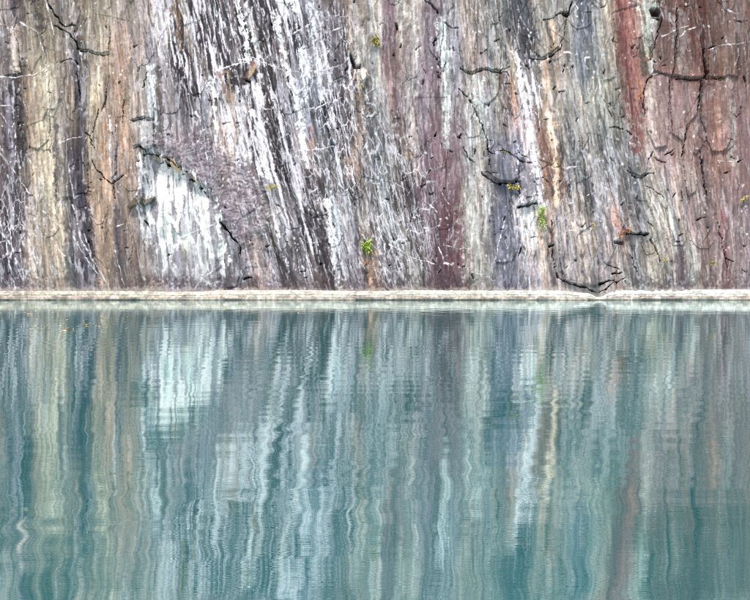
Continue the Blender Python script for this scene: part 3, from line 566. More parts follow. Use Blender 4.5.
# dark hollows
for pts, dp in [([(648, 12), (653, 10), (659, 15), (658, 19), (651, 18)], .5), ([(350, 55), (353, 60), (356, 66), (361, 65), (360, 69), (354, 69), (350, 60)], .4),
                ([(560, 12), (568, 11), (570, 14), (566, 18), (563, 15)], .35), ([(614, 241), (624, 241), (624, 244), (614, 244)], .3), ([(549, 228), (553, 235), (553, 247), (549, 247), (551, 242)], .15)]:
    m = patch(pts, 1.2, .15); H -= dp * m
G = np.zeros(X.shape)
CRACKS = [
 ([(47, 0), (53, 13), (60, 22), (64, 26), (74, 24)], 2.6, 1.2), ([(55, 26), (66, 31), (76, 41), (77, 48)], 2.2, 1.6), ([(80, 50), (88, 51), (95, 54), (103, 55), (108, 54)], 1.5, 1.2),
 ([(60, 62), (70, 58), (77, 63)], 1.4, 1.2), ([(76, 70), (80, 100)], 1.0, .8), ([(92, 160), (97, 170), (104, 177), (112, 184)], 1.2, 1.8), ([(112, 185), (120, 180), (124, 176)], 1.8, 1.2), ([(115, 181), (116, 200)], 1, .6),
 ([(131, 121), (138, 121), (145, 119)], 1.6, 1), ([(148, 121), (155, 120)], 1.4, 1), ([(135, 150), (141, 147), (147, 151), (148, 155)], 1.8, 2.2), ([(146, 156), (153, 154), (162, 155)], 3.2, 2.6),
 ([(160, 161), (164, 158), (170, 161), (178, 167)], 3, 2), ([(168, 163), (175, 163)], 3.4, 2), ([(181, 173), (188, 173)], 1.6, 1.4), ([(189, 178), (194, 180)], 3, 2.4), ([(198, 186), (202, 187)], 2.6, 2),
 ([(203, 190), (208, 197)], 1.6, 1.2), ([(220, 222), (228, 231), (234, 239), (240, 246), (241, 256)], 2.0, 1), ([(146, 222), (150, 228)], 1.4, .8), ([(125, 100), (123, 125)], .8, .6),
 ([(137, 72), (140, 68)], 1.4, 1), ([(143, 88), (147, 72)], 2, 1), ([(99, 110), (95, 125), (90, 138), (95, 150)], 1, .8), ([(106, 96), (102, 112)], 1.2, .8),
 ([(461, 68), (466, 72), (472, 74), (480, 71), (487, 69), (493, 72), (500, 73), (507, 72)], 1.8, 1.8), ([(507, 72), (510, 78)], 1.6, .8), ([(500, 71), (510, 66)], 1.2, .8),
 ([(459, 89), (467, 97)], 1.8, 1), ([(470, 100), (477, 116), (484, 132), (488, 150), (489, 166)], .9, .8), ([(487, 150), (494, 156)], 1.2, .8),
 ([(438, 63), (441, 68)], 1.6, 1.2), ([(446, 62), (443, 72)], 1.6, 1.2), ([(425, 2), (432, 4), (438, 12)], 2.6, 2), ([(446, 22), (452, 27), (458, 26)], 2, 1.4), ([(396, 24), (397, 30)], 2, 1.4), ([(401, 44), (400, 48)], 1.6, 1),
 ([(436, 38), (434, 46)], 1.6, .8), ([(433, 43), (438, 39)], 1.2, .8), ([(416, 50), (420, 46)], 1.2, .8), ([(435, 136), (437, 131)], 1.8, 1.2), ([(459, 137), (461, 134)], 1.6, 1.2),
 ([(463, 147), (470, 160), (474, 163)], 1, 1.6), ([(431, 158), (434, 156)], 1.4, 1),
 ([(530, 58), (537, 58)], 1.2, 1), ([(537, 59), (547, 58)], 1.4, 1.2), ([(550, 56), (556, 52), (560, 49)], 2.2, 2), ([(560, 49), (563, 38), (566, 24), (570, 10), (572, 0)], 1.6, 1.4), ([(555, 16), (560, 13), (569, 12)], 1.6, 2), ([(544, 18), (556, 17)], .9, .7),
 ([(559, 92), (564, 91)], 1.8, 1.4), ([(565, 65), (563, 72)], 1.4, 1), ([(549, 63), (552, 61)], 1.2, .8), ([(586, 12), (592, 12)], 1, .8), ([(600, 8), (606, 5)], 1, .7),
 ([(494, 153), (503, 152), (508, 154)], 1.4, 1.4), ([(508, 154), (515, 159), (522, 163), (528, 164)], 1.6, .9), ([(516, 151), (522, 157), (527, 158)], 1.2, .8), ([(528, 164), (535, 163)], 1.2, .8),
 ([(481, 173), (486, 178), (492, 181)], 1.2, 1.8), ([(492, 182), (500, 184.5), (509, 185), (517, 182)], 2.4, 3.2), ([(519, 207), (528, 206), (536, 204)], 2.8, 2.2), ([(533, 184), (540, 186)], 1, .8),
 ([(532, 198), (537, 196)], 1, .8), ([(521, 248), (518, 256)], 1.4, .8), ([(498, 175), (481, 172)], .8, .6), ([(542, 178), (547, 183)], 1, .7),
 ([(556, 273), (558, 278), (563, 281)], 1.4, 2.0), ([(563, 281), (570, 284), (583, 286), (590, 290), (599, 292.5)], 2.0, 1.8), ([(599, 292.5), (605, 290), (610, 285), (616, 282)], 1.8, 1.5), ([(600, 284), (606, 282), (614, 281)], 2, 1.6), ([(616, 284), (620, 280), (625, 278)], 1.4, 1), ([(612, 274), (622, 272)], 1.4, 1),
 ([(551, 222), (552, 232)], 1.2, .8), ([(549, 247), (553, 246)], 2, 1.6), ([(552, 250), (553, 270)], 1.2, .9), ([(607, 265), (620, 269)], 1, .8), ([(531, 238), (536, 237)], 1, .7),
 ([(626, 234), (636, 234.5)], 1.6, 2), ([(637, 235), (648, 234)], 2.8, 2.4), ([(650, 240), (655, 250), (660, 262)], 2.4, 1.2), ([(630, 255), (637, 272)], 1.6, 1), ([(648, 222), (653, 226)], 1.2, .8),
 ([(628, 170), (635, 176), (643, 178)], 1.6, 2), ([(643, 178), (650, 172), (655, 172)], 1.8, 1.2), ([(650, 158), (654, 151)], 1.8, 1.2), ([(656, 156), (661, 160), (667, 161)], 1.4, 1.6), ([(666, 154), (675, 148)], 1.4, 1), ([(646, 186), (653, 188), (658, 193), (665, 198)], 1.2, 1), ([(684, 200), (683, 190)], 1, .7),
 ([(683, 155), (686, 140), (689, 123)], 1.4, 1.2), ([(674, 197), (677, 192)], 1, .8), ([(610, 127), (616, 126), (624, 128)], 1.4, .9), ([(607, 108), (612, 116)], .9, .7), ([(627, 129), (632, 134)], 1, .8),
 ([(703, 50), (705, 70), (706, 78)], 2.2, 3), ([(706, 78), (698, 79), (690, 79.5), (680, 79), (671, 77)], 2.2, 1.4), ([(708, 50), (716, 47)], 2.0, 1.2), ([(712, 78), (725, 77)], 1.4, .9), ([(701, 80), (701, 92), (699, 112)], 2, 1.6),
 ([(652, 76), (648, 79), (645, 88), (644, 100)], 1.6, 2), ([(644, 100), (646, 113)], 2.4, 1.6), ([(669, 80), (671, 95), (670, 104)], 1.6, 1), ([(674, 8), (675, 38), (672, 77)], 1.2, 1), ([(660, 20), (655, 40), (650, 60)], 1, .8), ([(736, 112), (738, 116), (742, 112)], 1.6, 1.2), ([(729, 138), (735, 138)], 1.4, 1), ([(745, 76), (747, 86)], 2, 1.4), ([(726, 172), (732, 170)], 1.4, 1),
 ([(702, 150), (704, 170), (708, 195)], 1.6, 1), ([(740, 160), (745, 158)], 1.6, 1), ([(698, 220), (706, 217)], 1.4, 1), ([(718, 222), (723, 250), (727, 268)], 1.2, 1.2), ([(740, 268), (745, 272)], 1.4, 1),
 ([(674, 77), (690, 79)], 1, .8), ([(736, 22), (746, 22)], 1.8, 1.4), ([(676, 10), (690, 9)], .9, .7), ([(725, 258), (733, 262)], 1, .7), ([(224, 124), (231, 123)], 1.6, 1.2), ([(246, 80), (250, 81)], 2, 1.6), ([(243, 278), (252, 277)], 2.2, 1.4)]
for pts, w0, w1 in CRACKS:
    f = .55 if max(w0, w1) < 2 else .66
    q = [pts[0]]
    for (ax, ay), (bx, by) in zip(pts[:-1], pts[1:]):
        l = math.hypot(bx - ax, by - ay); k = max(1, int(l / 3.2))
        for t in range(1, k + 1):
            j = 0 if t == k else rng.uniform(-1, 1) * min(1.1, l * .16)
            q.append((ax + (bx - ax) * t / k - (by - ay) / l * j, ay + (by - ay) * t / k + (bx - ax) / l * j))
    stroke(G, q, w0 * f, w1 * f, .2, .12)
# countless little chips
CH = np.zeros(X.shape)
for k in range(260):
    x = rng.uniform(-40, 790); y = rng.uniform(-20, 284)
    if 150 < x < 330 and rng.random() < .5:
        x = rng.uniform(350, 750)
    l = rng.uniform(1.2, 4.5); a = rng.normal(-.1, .6) if rng.random() < .6 else rng.normal(1.4, .3)
    stroke(CH, [(x, y), (x + l * math.cos(a) * .6, y + l * math.sin(a) * .6 + rng.normal(0, .4)), (x + l * math.cos(a), y + l * math.sin(a))], rng.uniform(.7, 1.7), .5, .4, .25)
H -= .6 * G + .14 * CH
H -= np.maximum(H - .03, 0) * sstep(255, 284, Y)      # the foot runs in behind the ledge
HG = H

# ------------------------------------------------------------------ meshes of the quarry face
BX, BY, BZ = ray_base(X, Y)
HR = (C * np.array([.2126, .7152, .0722])).sum(-1)

def grid_mesh(name, s, faces, off, mat, parent=None, skirt=0.0):
    """a mesh from the faces (boolean, one smaller than the window) of the face's grid, lifted by off; skirt closes its rim backwards"""
    i0, j0 = s[0].start, s[1].start
    h, w = faces.shape[0] + 1, faces.shape[1] + 1
    sl = (slice(i0, i0 + h), slice(j0, j0 + w))
    used = np.zeros((h, w), bool)
    used[:-1, :-1] |= faces; used[1:, :-1] |= faces; used[:-1, 1:] |= faces; used[1:, 1:] |= faces
    idx = np.full((h, w), -1, np.int64); n = int(used.sum()); idx[used] = np.arange(n)
    hh = (HG[sl] + off)[used]
    P = np.stack([BX[sl][used], BY[sl][used], BZ[sl][used]], -1) + hh[:, None] * NRM
    col = C[sl][used]; fl = np.stack([U[sl][used] * PX, Y[sl][used] * PX, 0 * hh], -1)
    fi, fj = np.nonzero(faces)
    quads = np.stack([idx[fi + 1, fj], idx[fi + 1, fj + 1], idx[fi, fj + 1], idx[fi, fj]], -1)
    if skirt:
        pad = np.pad(faces, 1)
        edges = []
        for dy, dx, a, b in ((-1, 0, (0, 0), (0, 1)), (1, 0, (1, 1), (1, 0)), (0, -1, (1, 0), (0, 0)), (0, 1, (0, 1), (1, 1))):
            e = faces & ~pad[1 + dy:1 + dy + faces.shape[0], 1 + dx:1 + dx + faces.shape[1]]
            ei, ej = np.nonzero(e)
            edges.append(np.stack([idx[ei + a[0], ej + a[1]], idx[ei + b[0], ej + b[1]]], -1))
        E = np.concatenate(edges)
        rim = np.unique(E); back = np.full(n, -1, np.int64); back[rim] = n + np.arange(len(rim))
        P = np.concatenate([P, P[rim] - skirt * NRM]); col = np.concatenate([col, col[rim]]); fl = np.concatenate([fl, fl[rim]])
        quads = np.concatenate([quads, np.stack([E[:, 0], E[:, 1], back[E[:, 1]], back[E[:, 0]]], -1)])
    me = bpy.data.meshes.new(name)
    me.vertices.add(len(P)); me.vertices.foreach_set('co', P.astype(np.float32).ravel())
    nq = len(quads)
    me.loops.add(nq * 4); me.loops.foreach_set('vertex_index', quads.astype(np.int32).ravel())
    me.polygons.add(nq); me.polygons.foreach_set('loop_start', np.arange(0, nq * 4, 4, dtype=np.int32))
    try:
        me.polygons.foreach_set('loop_total', np.full(nq, 4, np.int32))
    except Exception:
        pass
    me.update(calc_edges=True)
    a = me.attributes.new('stone_colour', 'FLOAT_COLOR', 'POINT')
    a.data.foreach_set('color', np.concatenate([col, np.ones((len(col), 1))], 1).astype(np.float32).ravel())
    a = me.attributes.new('grain_flow', 'FLOAT_VECTOR', 'POINT')
    a.data.foreach_set('vector', fl.astype(np.float32).ravel())
    me.materials.append(mat)
    me.validate()
    return link(bpy.data.objects.new(name, me), parent)

full = (slice(0, NY), slice(0, NX))
cliff = grid_mesh('cliff', full, np.ones((NY - 1, NX - 1), bool), 0.0, M_ROCK)
cliff['kind'] = 'structure'
cliff['label'] = 'streaked slate quarry face rising straight out of the water'
cliff['category'] = 'cliff'

def slab(pts, thick, name='rock_slab', label=None, top=.25, wob=.35, parent=cliff):
    """a plate of stone lying on the face: its outline in photograph coordinates, its thickness in metres, thinner towards its top"""
    s, r = inside(pts, wob)
    if r.sum() < 30:
        return None
    f = r[:-1, :-1] & r[1:, 1:]
    ys = Y[s]; y0, y1 = min(p[1] for p in pts), max(p[1] for p in pts)
    off = thick * (top + (1 - top) * np.clip((ys - y0) / (y1 - y0), 0, 1)) + .006
    ss = (slice(s[0].start, None), slice(s[1].start, None))
    o = grid_mesh(name, ss, f, off, M_ROCK, parent, thick + .12)
    if label:
        o['label'] = label
    return o

SLABS = [
 ([(490, 156), (497, 153), (505, 153), (513, 158), (517, 164), (517, 181), (508, 184), (497, 183), (491, 178)], .34, 'rounded grey slab over a black gap', .3),
 ([(519, 165), (527, 165), (533, 166), (536, 203), (528, 205), (519, 206)], .26, 'grey slab with a straight black lower edge', .2),
 ([(660, 10), (673, 8), (675, 36), (672, 76), (660, 74), (653, 72), (651, 60), (655, 38)], .12, None, .3),
 ([(676, 10), (690, 10), (697, 34), (703, 68), (704, 77), (690, 78), (673, 76), (676, 40)], .17, 'tapering brown slab with a dark seam on its right', .2),
 ([(708, 52), (718, 48), (738, 44), (738, 76), (726, 76), (708, 77)], .10, None, .3),
 ([(653, 77), (660, 75), (668, 78), (669, 104), (668, 146), (656, 148), (648, 130), (647, 92)], .12, 'pale pink slab with a rounded top', .5),
 ([(673, 79), (688, 81), (699, 81), (698, 112), (690, 122), (685, 140), (673, 132), (671, 100)], .10, None, .5),
 ([(704, 81), (725, 79), (733, 96), (732, 136), (726, 150), (713, 150), (702, 118)], .09, None, .5),
 ([(684, 156), (689, 126), (696, 140), (698, 190), (688, 196)], .09, None, .3),
 ([(557, 240), (575, 236), (596, 236), (598, 282), (596, 288), (584, 285), (571, 283), (562, 279)], .20, 'pale slab ending at the crack above the ledge', .1),
 ([(629, 205), (636, 200), (644, 204), (648, 232), (638, 234), (627, 232)], .12, None, .1),
 ([(62, 144), (72, 140), (87, 138), (90, 194), (84, 194), (75, 198), (62, 198)], .07, 'dark purple panel under a white vein', .6),
 ([(130, 96), (146, 92), (156, 96), (155, 119), (146, 118), (132, 120)], .09, None, .2),
 ([(131, 124), (154, 123), (156, 148), (149, 152), (141, 146), (134, 148)], .10, None, .3),
 ([(111, 118), (117, 118), (118, 140), (117, 176), (112, 180)], .06, 'narrow slate splinter with a white rim', .5),
 ([(461, 40), (476, 36), (492, 44), (500, 70), (492, 70), (486, 67), (478, 70), (470, 72), (463, 68)], .10, None, .1),
 ([(536, 22), (552, 20), (560, 24), (559, 46), (550, 54), (540, 57), (534, 50)], .09, None, .2),
 ([(80, 20), (98, 16), (110, 24), (108, 52), (96, 52), (86, 49), (79, 48)], .07, None, .2),
 ([(3, 36), (12, 28), (19, 44), (22, 74), (5, 76)], .06, None, .3),
 ([(26, 80), (44, 74), (50, 80), (50, 140), (40, 150), (30, 146)], .06, None, .3),
 ([(630, 140), (642, 146), (650, 156), (646, 172), (640, 176), (633, 172), (628, 166)], .10, None, .2),
 ([(222, 228), (230, 230), (238, 242), (240, 270), (236, 286), (226, 286)], .06, None, .4),
 ([(428, 8), (436, 14), (444, 24), (440, 62), (430, 50), (427, 30)], .06, None, .3),
 ([(330, 26), (344, 24), (346, 60), (345, 76), (334, 80), (328, 66)], .05, None, .4),
 ([(493, 210), (516, 210), (520, 244), (512, 262), (496, 262)], .05, None, .4),
 ([(570, 250), (560, 200), (562, 176), (578, 172), (590, 190), (592, 226), (580, 232)], .05, None, .3),
 ([(324, 102), (330, 103), (338, 143), (330, 146)], .05, None, .4)]
for pts, th, lab, tp in SLABS:
    slab(pts, th, 'rock_slab', lab, tp)
# loose-looking stones wedged in the face
slab([(245, 78), (247, 72), (252, 64), (256, 64), (257, 69), (253, 76), (249, 81)],   .14, 'wedged_stone', 'tan stone wedged in the black streaks', .8, .15)
slab([(361, 71), (364, 68), (367, 72), (366, 79), (363, 83), (361, 78)], .20, 'wedged_stone', 'pale cream stone under a black notch', .8, .1)
slab([(251, 62), (254, 61), (256, 64), (253, 67), (251, 66)], .11, 'wedged_stone', 'reddish chip over the tan stone', .8, .1)
slab([(129, 209), (134, 203), (140, 197), (147, 200), (157, 196), (152, 203), (144, 207), (139, 206), (133, 210)], .24, 'wedged_stone', 'olive stone flake jutting out left of the white face', .9, .12)
slab([(169, 161), (176, 163), (181, 168), (179, 171), (172, 168)], .18, 'wedged_stone', 'yellowish stone at the rim of the white face', .6, .15)
# further plates of the cleavage, spread over the face
made = 0
for k in range(70):
    x = rng.uniform(-5, 755); y = rng.uniform(4, 270)
    if 140 < x < 235 and 140 < y < 290:
        continue
    w = rng.uniform(4, 13); h = rng.uniform(14, 46)
    s0 = float(slope(np.array(x), np.array(y)))
    b = rng.uniform(-.35, .35)
    pts = [(x - s0 * h - w * .3 * rng.random(), y - h), (x - s0 * h + w * .5, y - h * rng.uniform(.8, 1)), (x + w, y - h * .35), (x + w * .55, y - h * .06), (x - w * .2, y), (x - w * .8, y - h * .3), (x - w, y - h * rng.uniform(.3, .6))]
    slab(pts, rng.uniform(.012, .028), 'rock_slab', None, .08, .45)

# ------------------------------------------------------------------ pale bleached ledge along the waterline
LX = axis(-10, 760, .9, -330, 1080)
nt_ = 40
T = np.linspace(0, 1, nt_)
LXX, TT = np.meshgrid(LX, T)
wx0, wy0, wz0 = ray_base(LXX, np.full(LXX.shape, 300.0))
top = .305 - .21 * np.exp(-((LXX - 599) / 9) ** 2) - .05 * np.exp(-((LXX - 580) / 12) ** 2) + .02 * (fbm(LXX / 2.5, 0 * LXX + 1, 113, 2) - .5) + .05 * (vnoise(LXX / 60, 0 * LXX, 110) - .5) + .05 * sstep(480, 700, LXX) + .02 * (fbm(LXX / 6, 0 * LXX + 3, 111, 3) - .5)
# profile: back on the wall, along the top, over a worn lip, down under the water
prof = np.array([[.00, 1.0, -.32], [.16, 1.0, -.02], [.26, .95, .05], [.36, .84, .06], [.48, .62, .075], [.56, .50, .055], [.64, .40, .085], [.80, .08, .09], [1.0, -.75, .10]])
zz = np.interp(TT, prof[:, 0], prof[:, 1]); oo = np.interp(TT, prof[:, 0], prof[:, 2])
rough = .035 * (fbm(LXX / 7, TT * 6, 112, 3) - .5) + .03 * (vnoise(LXX / 2.2, TT * 4, 115) - .5) + .06 * (vnoise(LXX / 45, TT * 0, 116) - .5)
lz = zz * top
lx = wx0; ly = DIST + lz * math.tan(LEAN) - oo - rough
lz = lz + .012 * (fbm(LXX / 4, TT * 5 + 9, 117, 2) - .5) * (TT > .1)
cr = np.array([np.interp(LXX, [-300, 0, 120, 240, 380, 520, 640, 750, 1080], [lin(c)[k] for c in ('#b2a89a', '#bab0a2', '#c0b9ac', '#cac2b6', '#c8c4ba', '#cecdc6', '#d2d0ca', '#cecac4', '#bab4ac')]) for k in range(3)]).transpose(1, 2, 0)
LWX = LXX + 5 * (fbm(LXX / 5, TT * 7, 130, 3) - .5) + 3 * (vnoise(LXX / 1.7, TT * 17, 133) - .5); LWT = TT + .22 * (fbm(LXX / 5 + 40, TT * 7, 134, 3) - .5)
lowr = sstep(.56, .34, zz + .25 * (vnoise(LWX / 5, 0 * LXX, 120) - .5))
grey = np.stack([np.interp(vnoise(LWX / 9, LWT * 2, 121), [0, .35, .6, 1], [lin(c)[k] for c in ('#706e69', '#8f8a84', '#aca298', '#b8b0a8')]) for k in range(3)], -1)
cr = cr * (1 - .85 * lowr[..., None]) + grey * .85 * lowr[..., None]
gm = (sstep(.62, .75, vnoise(LWX / 26, 0 * LXX, 122)) * sstep(.25, .08, zz))[..., None]
cr = cr * (1 - .75 * gm) + lin('#3c3e38') * .75 * gm
orr = (sstep(.72, .82, vnoise(LWX / 7, LWT * 3, 123)) * lowr)[..., None]
cr = cr * (1 - .15 * orr) + lin('#b07a50') * .15 * orr
cr = cr * np.exp(.9 * (vnoise(LWX / 1.5, LWT * 5, 124) - .5) + .5 * (vnoise(LWX / 4, LWT * 14, 126) - .5) + .25 * (vnoise(LWX / 6, LWT * 30, 125) - .5))[..., None]
wetl = sstep(.14, .02, zz)[..., None]                     # the strip that stays wet is darker stone
cr = cr * (1 - .85 * wetl) + lin('#34342f') * .85 * wetl
me = bpy.data.meshes.new('waterline_ledge')
vv = np.stack([lx, ly, lz], -1).reshape(-1, 3)
nx_ = len(LX)
ii, jj = np.meshgrid(np.arange(nt_ - 1), np.arange(nx_ - 1), indexing='ij')
q = np.stack([(ii + 1) * nx_ + jj, (ii + 1) * nx_ + jj + 1, ii * nx_ + jj + 1, ii * nx_ + jj], -1).reshape(-1, 4)
me.from_pydata(vv.tolist(), [], q.tolist())
a = me.attributes.new('stone_colour', 'FLOAT_COLOR', 'POINT')
a.data.foreach_set('color', np.concatenate([np.clip(cr, .01, .8), np.ones(cr.shape[:2] + (1,))], -1).astype(np.float32).ravel())
a = me.attributes.new('grain_flow', 'FLOAT_VECTOR', 'POINT')
a.data.foreach_set('vector', np.stack([LXX * PX, TT * .8, 0 * TT], -1).astype(np.float32).ravel())
me.materials.append(M_LEDGE)
ledge = link(bpy.data.objects.new('waterline_ledge', me))
ledge['kind'] = 'structure'

# ------------------------------------------------------------------ water
m, nt, b = new_mat('quarry_water')
N, L = nt.nodes.new, nt.links.new
nt.nodes.remove(b)
out = nt.nodes['Material Output']
tc = N('ShaderNodeTexCoord')
def wave(sx, sy, det, seed):
    mp = N('ShaderNodeMapping'); mp.inputs['Scale'].default_value = (sx, sy, 1); mp.inputs['Location'].default_value = (seed, seed * 1.7, 0)
    L(tc.outputs['Object'], mp.inputs['Vector'])
    n = N('ShaderNodeTexNoise'); n.inputs['Scale'].default_value = 1; n.inputs['Detail'].default_value = det; n.inputs['Roughness'].default_value = .5
    L(mp.outputs[0], n.inputs['Vector'])
    return n.outputs['Fac']
def bump(h, dist, prev=None):
    bp = N('ShaderNodeBump'); bp.inputs['Strength'].default_value = 1; bp.inputs['Distance'].default_value = dist
    L(h, bp.inputs['Height'])
    if prev: L(prev, bp.inputs['Normal'])
    return bp.outputs[0]
def mul(a, b):
    q = N('ShaderNodeMath'); q.operation = 'MULTIPLY'; L(a, q.inputs[0]); L(b, q.inputs[1])
    return q.outputs[0]
calm = N('ShaderNodeMapRange'); calm.inputs['From Min'].default_value = .35; calm.inputs['From Max'].default_value = .65
calm.inputs['To Min'].default_value = .35; calm.inputs['To Max'].default_value = 1.25
L(wave(.10, .22, 2, 11.3), calm.inputs['Value'])
nr = bump(wave(.35, .5, 1, 3.1), .004)
nr = bump(mul(wave(1.9, 2.2, 0, 7.7), calm.outputs[0]), .0047, nr)
nr = bump(mul(wave(.6, 5.0, 1, 21.0), calm.outputs[0]), .0009, nr)
nr = bump(wave(4, 75, 0, 1.3), .00017, nr)
body = N('ShaderNodeBsdfDiffuse')
pn = wave(.06, .05, 3, 5.5)
mixb = N('ShaderNodeMix'); mixb.data_type = 'RGBA'
mixb.inputs['A'].default_value = (.001, .130, .146, 1); mixb.inputs['B'].default_value = (.002, .165, .176, 1)
L(pn, mixb.inputs['Factor']); L(mixb.outputs['Result'], body.inputs['Color'])
gl = N('ShaderNodeBsdfGlossy'); gl.inputs['Roughness'].default_value = .004; gl.inputs['Color'].default_value = (.88, .985, .985, 1)
L(nr, gl.inputs['Normal'])
fr = N('ShaderNodeFresnel'); fr.inputs['IOR'].default_value = 2.0
ms = N('ShaderNodeMixShader')
fm = N('ShaderNodeMapRange'); fm.inputs['To Min'].default_value = .37; fm.inputs['To Max'].default_value = 1.0
L(fr.outputs[0], fm.inputs['Value']); L(fm.outputs[0], ms.inputs['Fac']); L(body.outputs[0], ms.inputs[1]); L(gl.outputs[0], ms.inputs[2]); L(ms.outputs[0], out.inputs['Surface'])
me = bpy.data.meshes.new('water')
me.from_pydata([(-150, -120, 0), (150, -120, 0), (150, DIST + .4, 0), (-150, DIST + .4, 0)], [], [(0, 1, 2, 3)])
me.materials.append(m)
water = link(bpy.data.objects.new('water', me))
water['kind'] = 'structure'

# ------------------------------------------------------------------ plants rooted in the cracks
def face_pt(px, py, out=.0):
    i = int(np.clip(np.searchsorted(GY, py), 0, NY - 1)); j = int(np.clip(np.searchsorted(GX, px), 0, NX - 1))
    p = np.array([BX[i, j], BY[i, j], BZ[i, j]]) + (HG[i, j] + out) * NRM
    return Vector(p)

def leaf_geo(vs, fs, p, dirv, upv, ln, wd, curl):
    """one pointed leaf of eight triangles, folded along its midrib"""
    side = dirv.cross(upv).normalized()
    n = side.cross(dirv).normalized()
    b = len(vs)
    for t, w in ((0, 0), (.3, .85), (.65, .8), (1, 0)):
        c = p + dirv * ln * t + n * (-curl * ln * t * t)
        if w == 0:
            vs.append(c)
        else:
            vs.append(c + side * wd * w * .5 + n * wd * .14); vs.append(c); vs.append(c - side * wd * w * .5 + n * wd * .14)
    fs.extend([(b, b + 1, b + 2), (b, b + 2, b + 3), (b + 1, b + 4, b + 5, b + 2), (b + 2, b + 5, b + 6, b + 3), (b + 4, b + 7, b + 5), (b + 5, b + 7, b + 6)])

def plant(name, label, cat, px, py, wpx, hpx, n, mat, ln=.11, droop=.5, group='plants growing from cracks in the quarry face'):
    base = face_pt(px, py, .0)
    e = bpy.data.objects.new(name, None); e.empty_display_size = .1
    e.location = base; link(e)
    e['label'] = label; e['category'] = cat; e['group'] = group
    r = random.Random(int(px * 31 + py))
    sv, sf, lv, lf = [], [], [], []
    W, Hh = wpx * PX, hpx * PX
    ns = max(3, n // 7)
    for k in range(ns):
        tip = Vector((r.uniform(-.5, .5) * W, -r.uniform(.08, .22) - .15 * W, r.uniform(-.5, .5) * Hh))
        mid = tip * .5 + Vector((0, -.05, .06 * Hh + .02))
        pts = [Vector((0, .06, 0)), mid, tip]
        rad = (.007, .005, .003)
        b = len(sv)
        for q, rr in zip(pts, rad):
            for a in range(3):
                sv.append(q + Vector((math.cos(a * 2.094) * rr, 0, math.sin(a * 2.094) * rr)))
        for lv_ in range(2):
            for a in range(3):
                sf.append((b + lv_ * 3 + a, b + lv_ * 3 + (a + 1) % 3, b + lv_ * 3 + 3 + (a + 1) % 3, b + lv_ * 3 + 3 + a))
        for q in range(max(3, n // ns)):
            t = r.uniform(.25, 1.05)
            p = (pts[0].lerp(mid, t * 2) if t < .5 else mid.lerp(tip, t * 2 - 1)) + Vector((r.gauss(0, .02), r.gauss(0, .02), r.gauss(0, .02)))
            dv = Vector((r.gauss(0, .8), -r.uniform(.1, .8), r.gauss(-droop * .6, .6))).normalized()
            leaf_geo(lv, lf, p, dv, Vector((r.gauss(0, .3), -.6, 1)).normalized(), ln * r.uniform(.6, 1.3), ln * r.uniform(.35, .6), r.uniform(.1, .4))
    for nm, v, f, mt in (('stem', sv, sf, M_STEM), ('foliage', lv, lf, mat)):
        me = bpy.data.meshes.new(nm); me.from_pydata([tuple(q) for q in v], [], f); me.materials.append(mt)
        link(bpy.data.objects.new(nm, me), e)
    return e

plant('crevice_plant', 'yellow tufted plant high on the face, above the pale wedged stone', 'plant', 376, 42, 8, 11, 84, M_YELLOW, .12)
plant('crevice_plant', 'tiny yellow rosette just below the pale cream stone', 'plant', 361.5, 86, 4, 4, 18, M_YELLOW, .07)
plant('crevice_plant', 'pale yellow-green sprig between white streaks right of the brushed rock', 'plant', 273, 186, 14, 5, 40, M_YELLOW, .09)
plant('crevice_plant', 'speck of olive plant on the netted white veins', 'plant', 326, 186, 5, 4, 12, M_OLIVE, .06)
plant('crevice_plant', 'bright green bushy plant above a tan stain by the waterline', 'plant', 367, 245, 11, 13, 120, M_GREEN, .13)
plant('crevice_plant', 'yellow-green sprig at the lip under the rounded slab', 'plant', 512, 188, 15, 8, 52, M_YELLOW, .1)
plant('crevice_plant', 'tall hanging green clump on the white streak over an orange stain', 'plant', 540, 217, 7, 24, 96, M_GREEN, .1)
plant('crevice_plant', 'tiny yellow plant beside the white cross vein', 'plant', 593, 225, 3, 5, 14, M_YELLOW, .07)
plant('crevice_plant', 'small yellow tuft at the foot of a slanting blue crack', 'plant', 663, 260, 4, 4, 16, M_YELLOW, .08)
plant('crevice_plant', 'orange-yellow leafy sprig at the far edge of the purple rock', 'plant', 744, 197, 7, 5, 22, M_YELLOW, .1)
plant('crevice_plant', 'small olive tuft on the mauve rock', 'plant', 408, 154, 5, 3, 16, M_OLIVE, .07)
plant('crevice_plant', 'rust-brown withered fern above the short black notch', 'plant', 624, 232, 13, 7, 46, M_RUST, .11)
plant('crevice_plant', 'dull olive tuft on speckled pink rock near the waterline', 'plant', 711, 263, 8, 5, 24, M_OLIVE, .08)
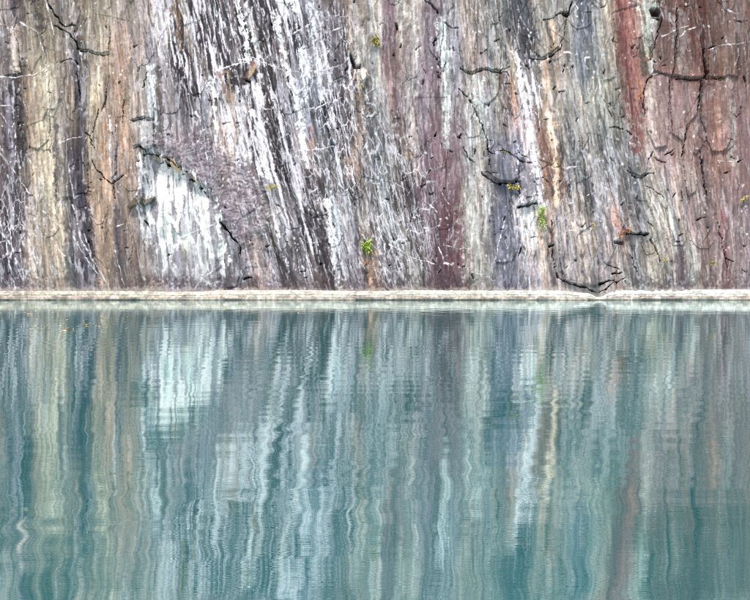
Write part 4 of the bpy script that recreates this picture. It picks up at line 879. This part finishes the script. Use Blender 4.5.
plant('crevice_plant', 'dark moss-like tuft on top of the rounded slab', 'plant', 504, 153, 7, 3, 24, M_OLIVE, .06)
plant('crevice_plant', 'dark red withered tuft below the bright green bushy plant', 'plant', 366, 261, 5, 5, 22, M_RUST, .08)
plant('crevice_plant', 'orange withered tuft in the notch by the red stripe', 'plant', 640, 95, 4, 5, 16, M_RUST, .07)

# ------------------------------------------------------------------ leaves floating on the water
spots = []
r = random.Random(5)
for (x0, x1, y0, y1, n) in [(0, 40, 309, 315, 26), (30, 48, 326, 331, 8), (60, 85, 328, 332, 14), (85, 108, 323, 328, 16), (0, 130, 310, 330, 36), (125, 135, 315, 319, 4), (98, 112, 316, 326, 8), (130, 420, 309, 313, 16), (40, 230, 308.6, 311, 18)]:
    for k in range(n):
        spots.append((r.uniform(x0, x1), r.uniform(y0, y1)))
KINDS = [(M_LITTER, 'small tan leaf afloat near the left end of the ledge'), (M_YELLOW, 'small yellow leaf afloat near the left end of the ledge'), (M_RUST, 'small brown leaf afloat near the left end of the ledge')]
protos = []
for q, (mt, lab) in enumerate(KINDS):
    for k in range(3):
        rr = random.Random(90 + k + 7 * q)
        vs, fs = [], []
        leaf_geo(vs, fs, Vector((-.05, 0, .006)), Vector((1, 0, .05)).normalized(), Vector((0, 0, 1)), .10, .045 + .012 * k, rr.uniform(-.25, .05))
        me = bpy.data.meshes.new('floating_leaf'); me.from_pydata([tuple(v) for v in vs], [], fs); me.materials.append(mt)
        protos.append((me, lab))
for k, (px, py) in enumerate(spots):
    q = (0, 0, 0, 2, 0, 0, 0, 2, 1, 0)[k % 10]
    me, lab = protos[q * 3 + k % 3]
    o = bpy.data.objects.new('floating_leaf', me)
    o.location = water_pt(px, py) + Vector((0, 0, .004))
    sc = r.uniform(.5, 1.1)
    o.scale = (sc, sc, sc); o.rotation_euler = (r.gauss(0, .12), r.gauss(0, .12), r.uniform(0, 6.28))
    link(o)
    o['label'] = lab if px < 135 else lab.replace('near the left end of', 'close along')
    o['category'] = 'leaf'; o['group'] = 'fallen leaves floating below the ledge'
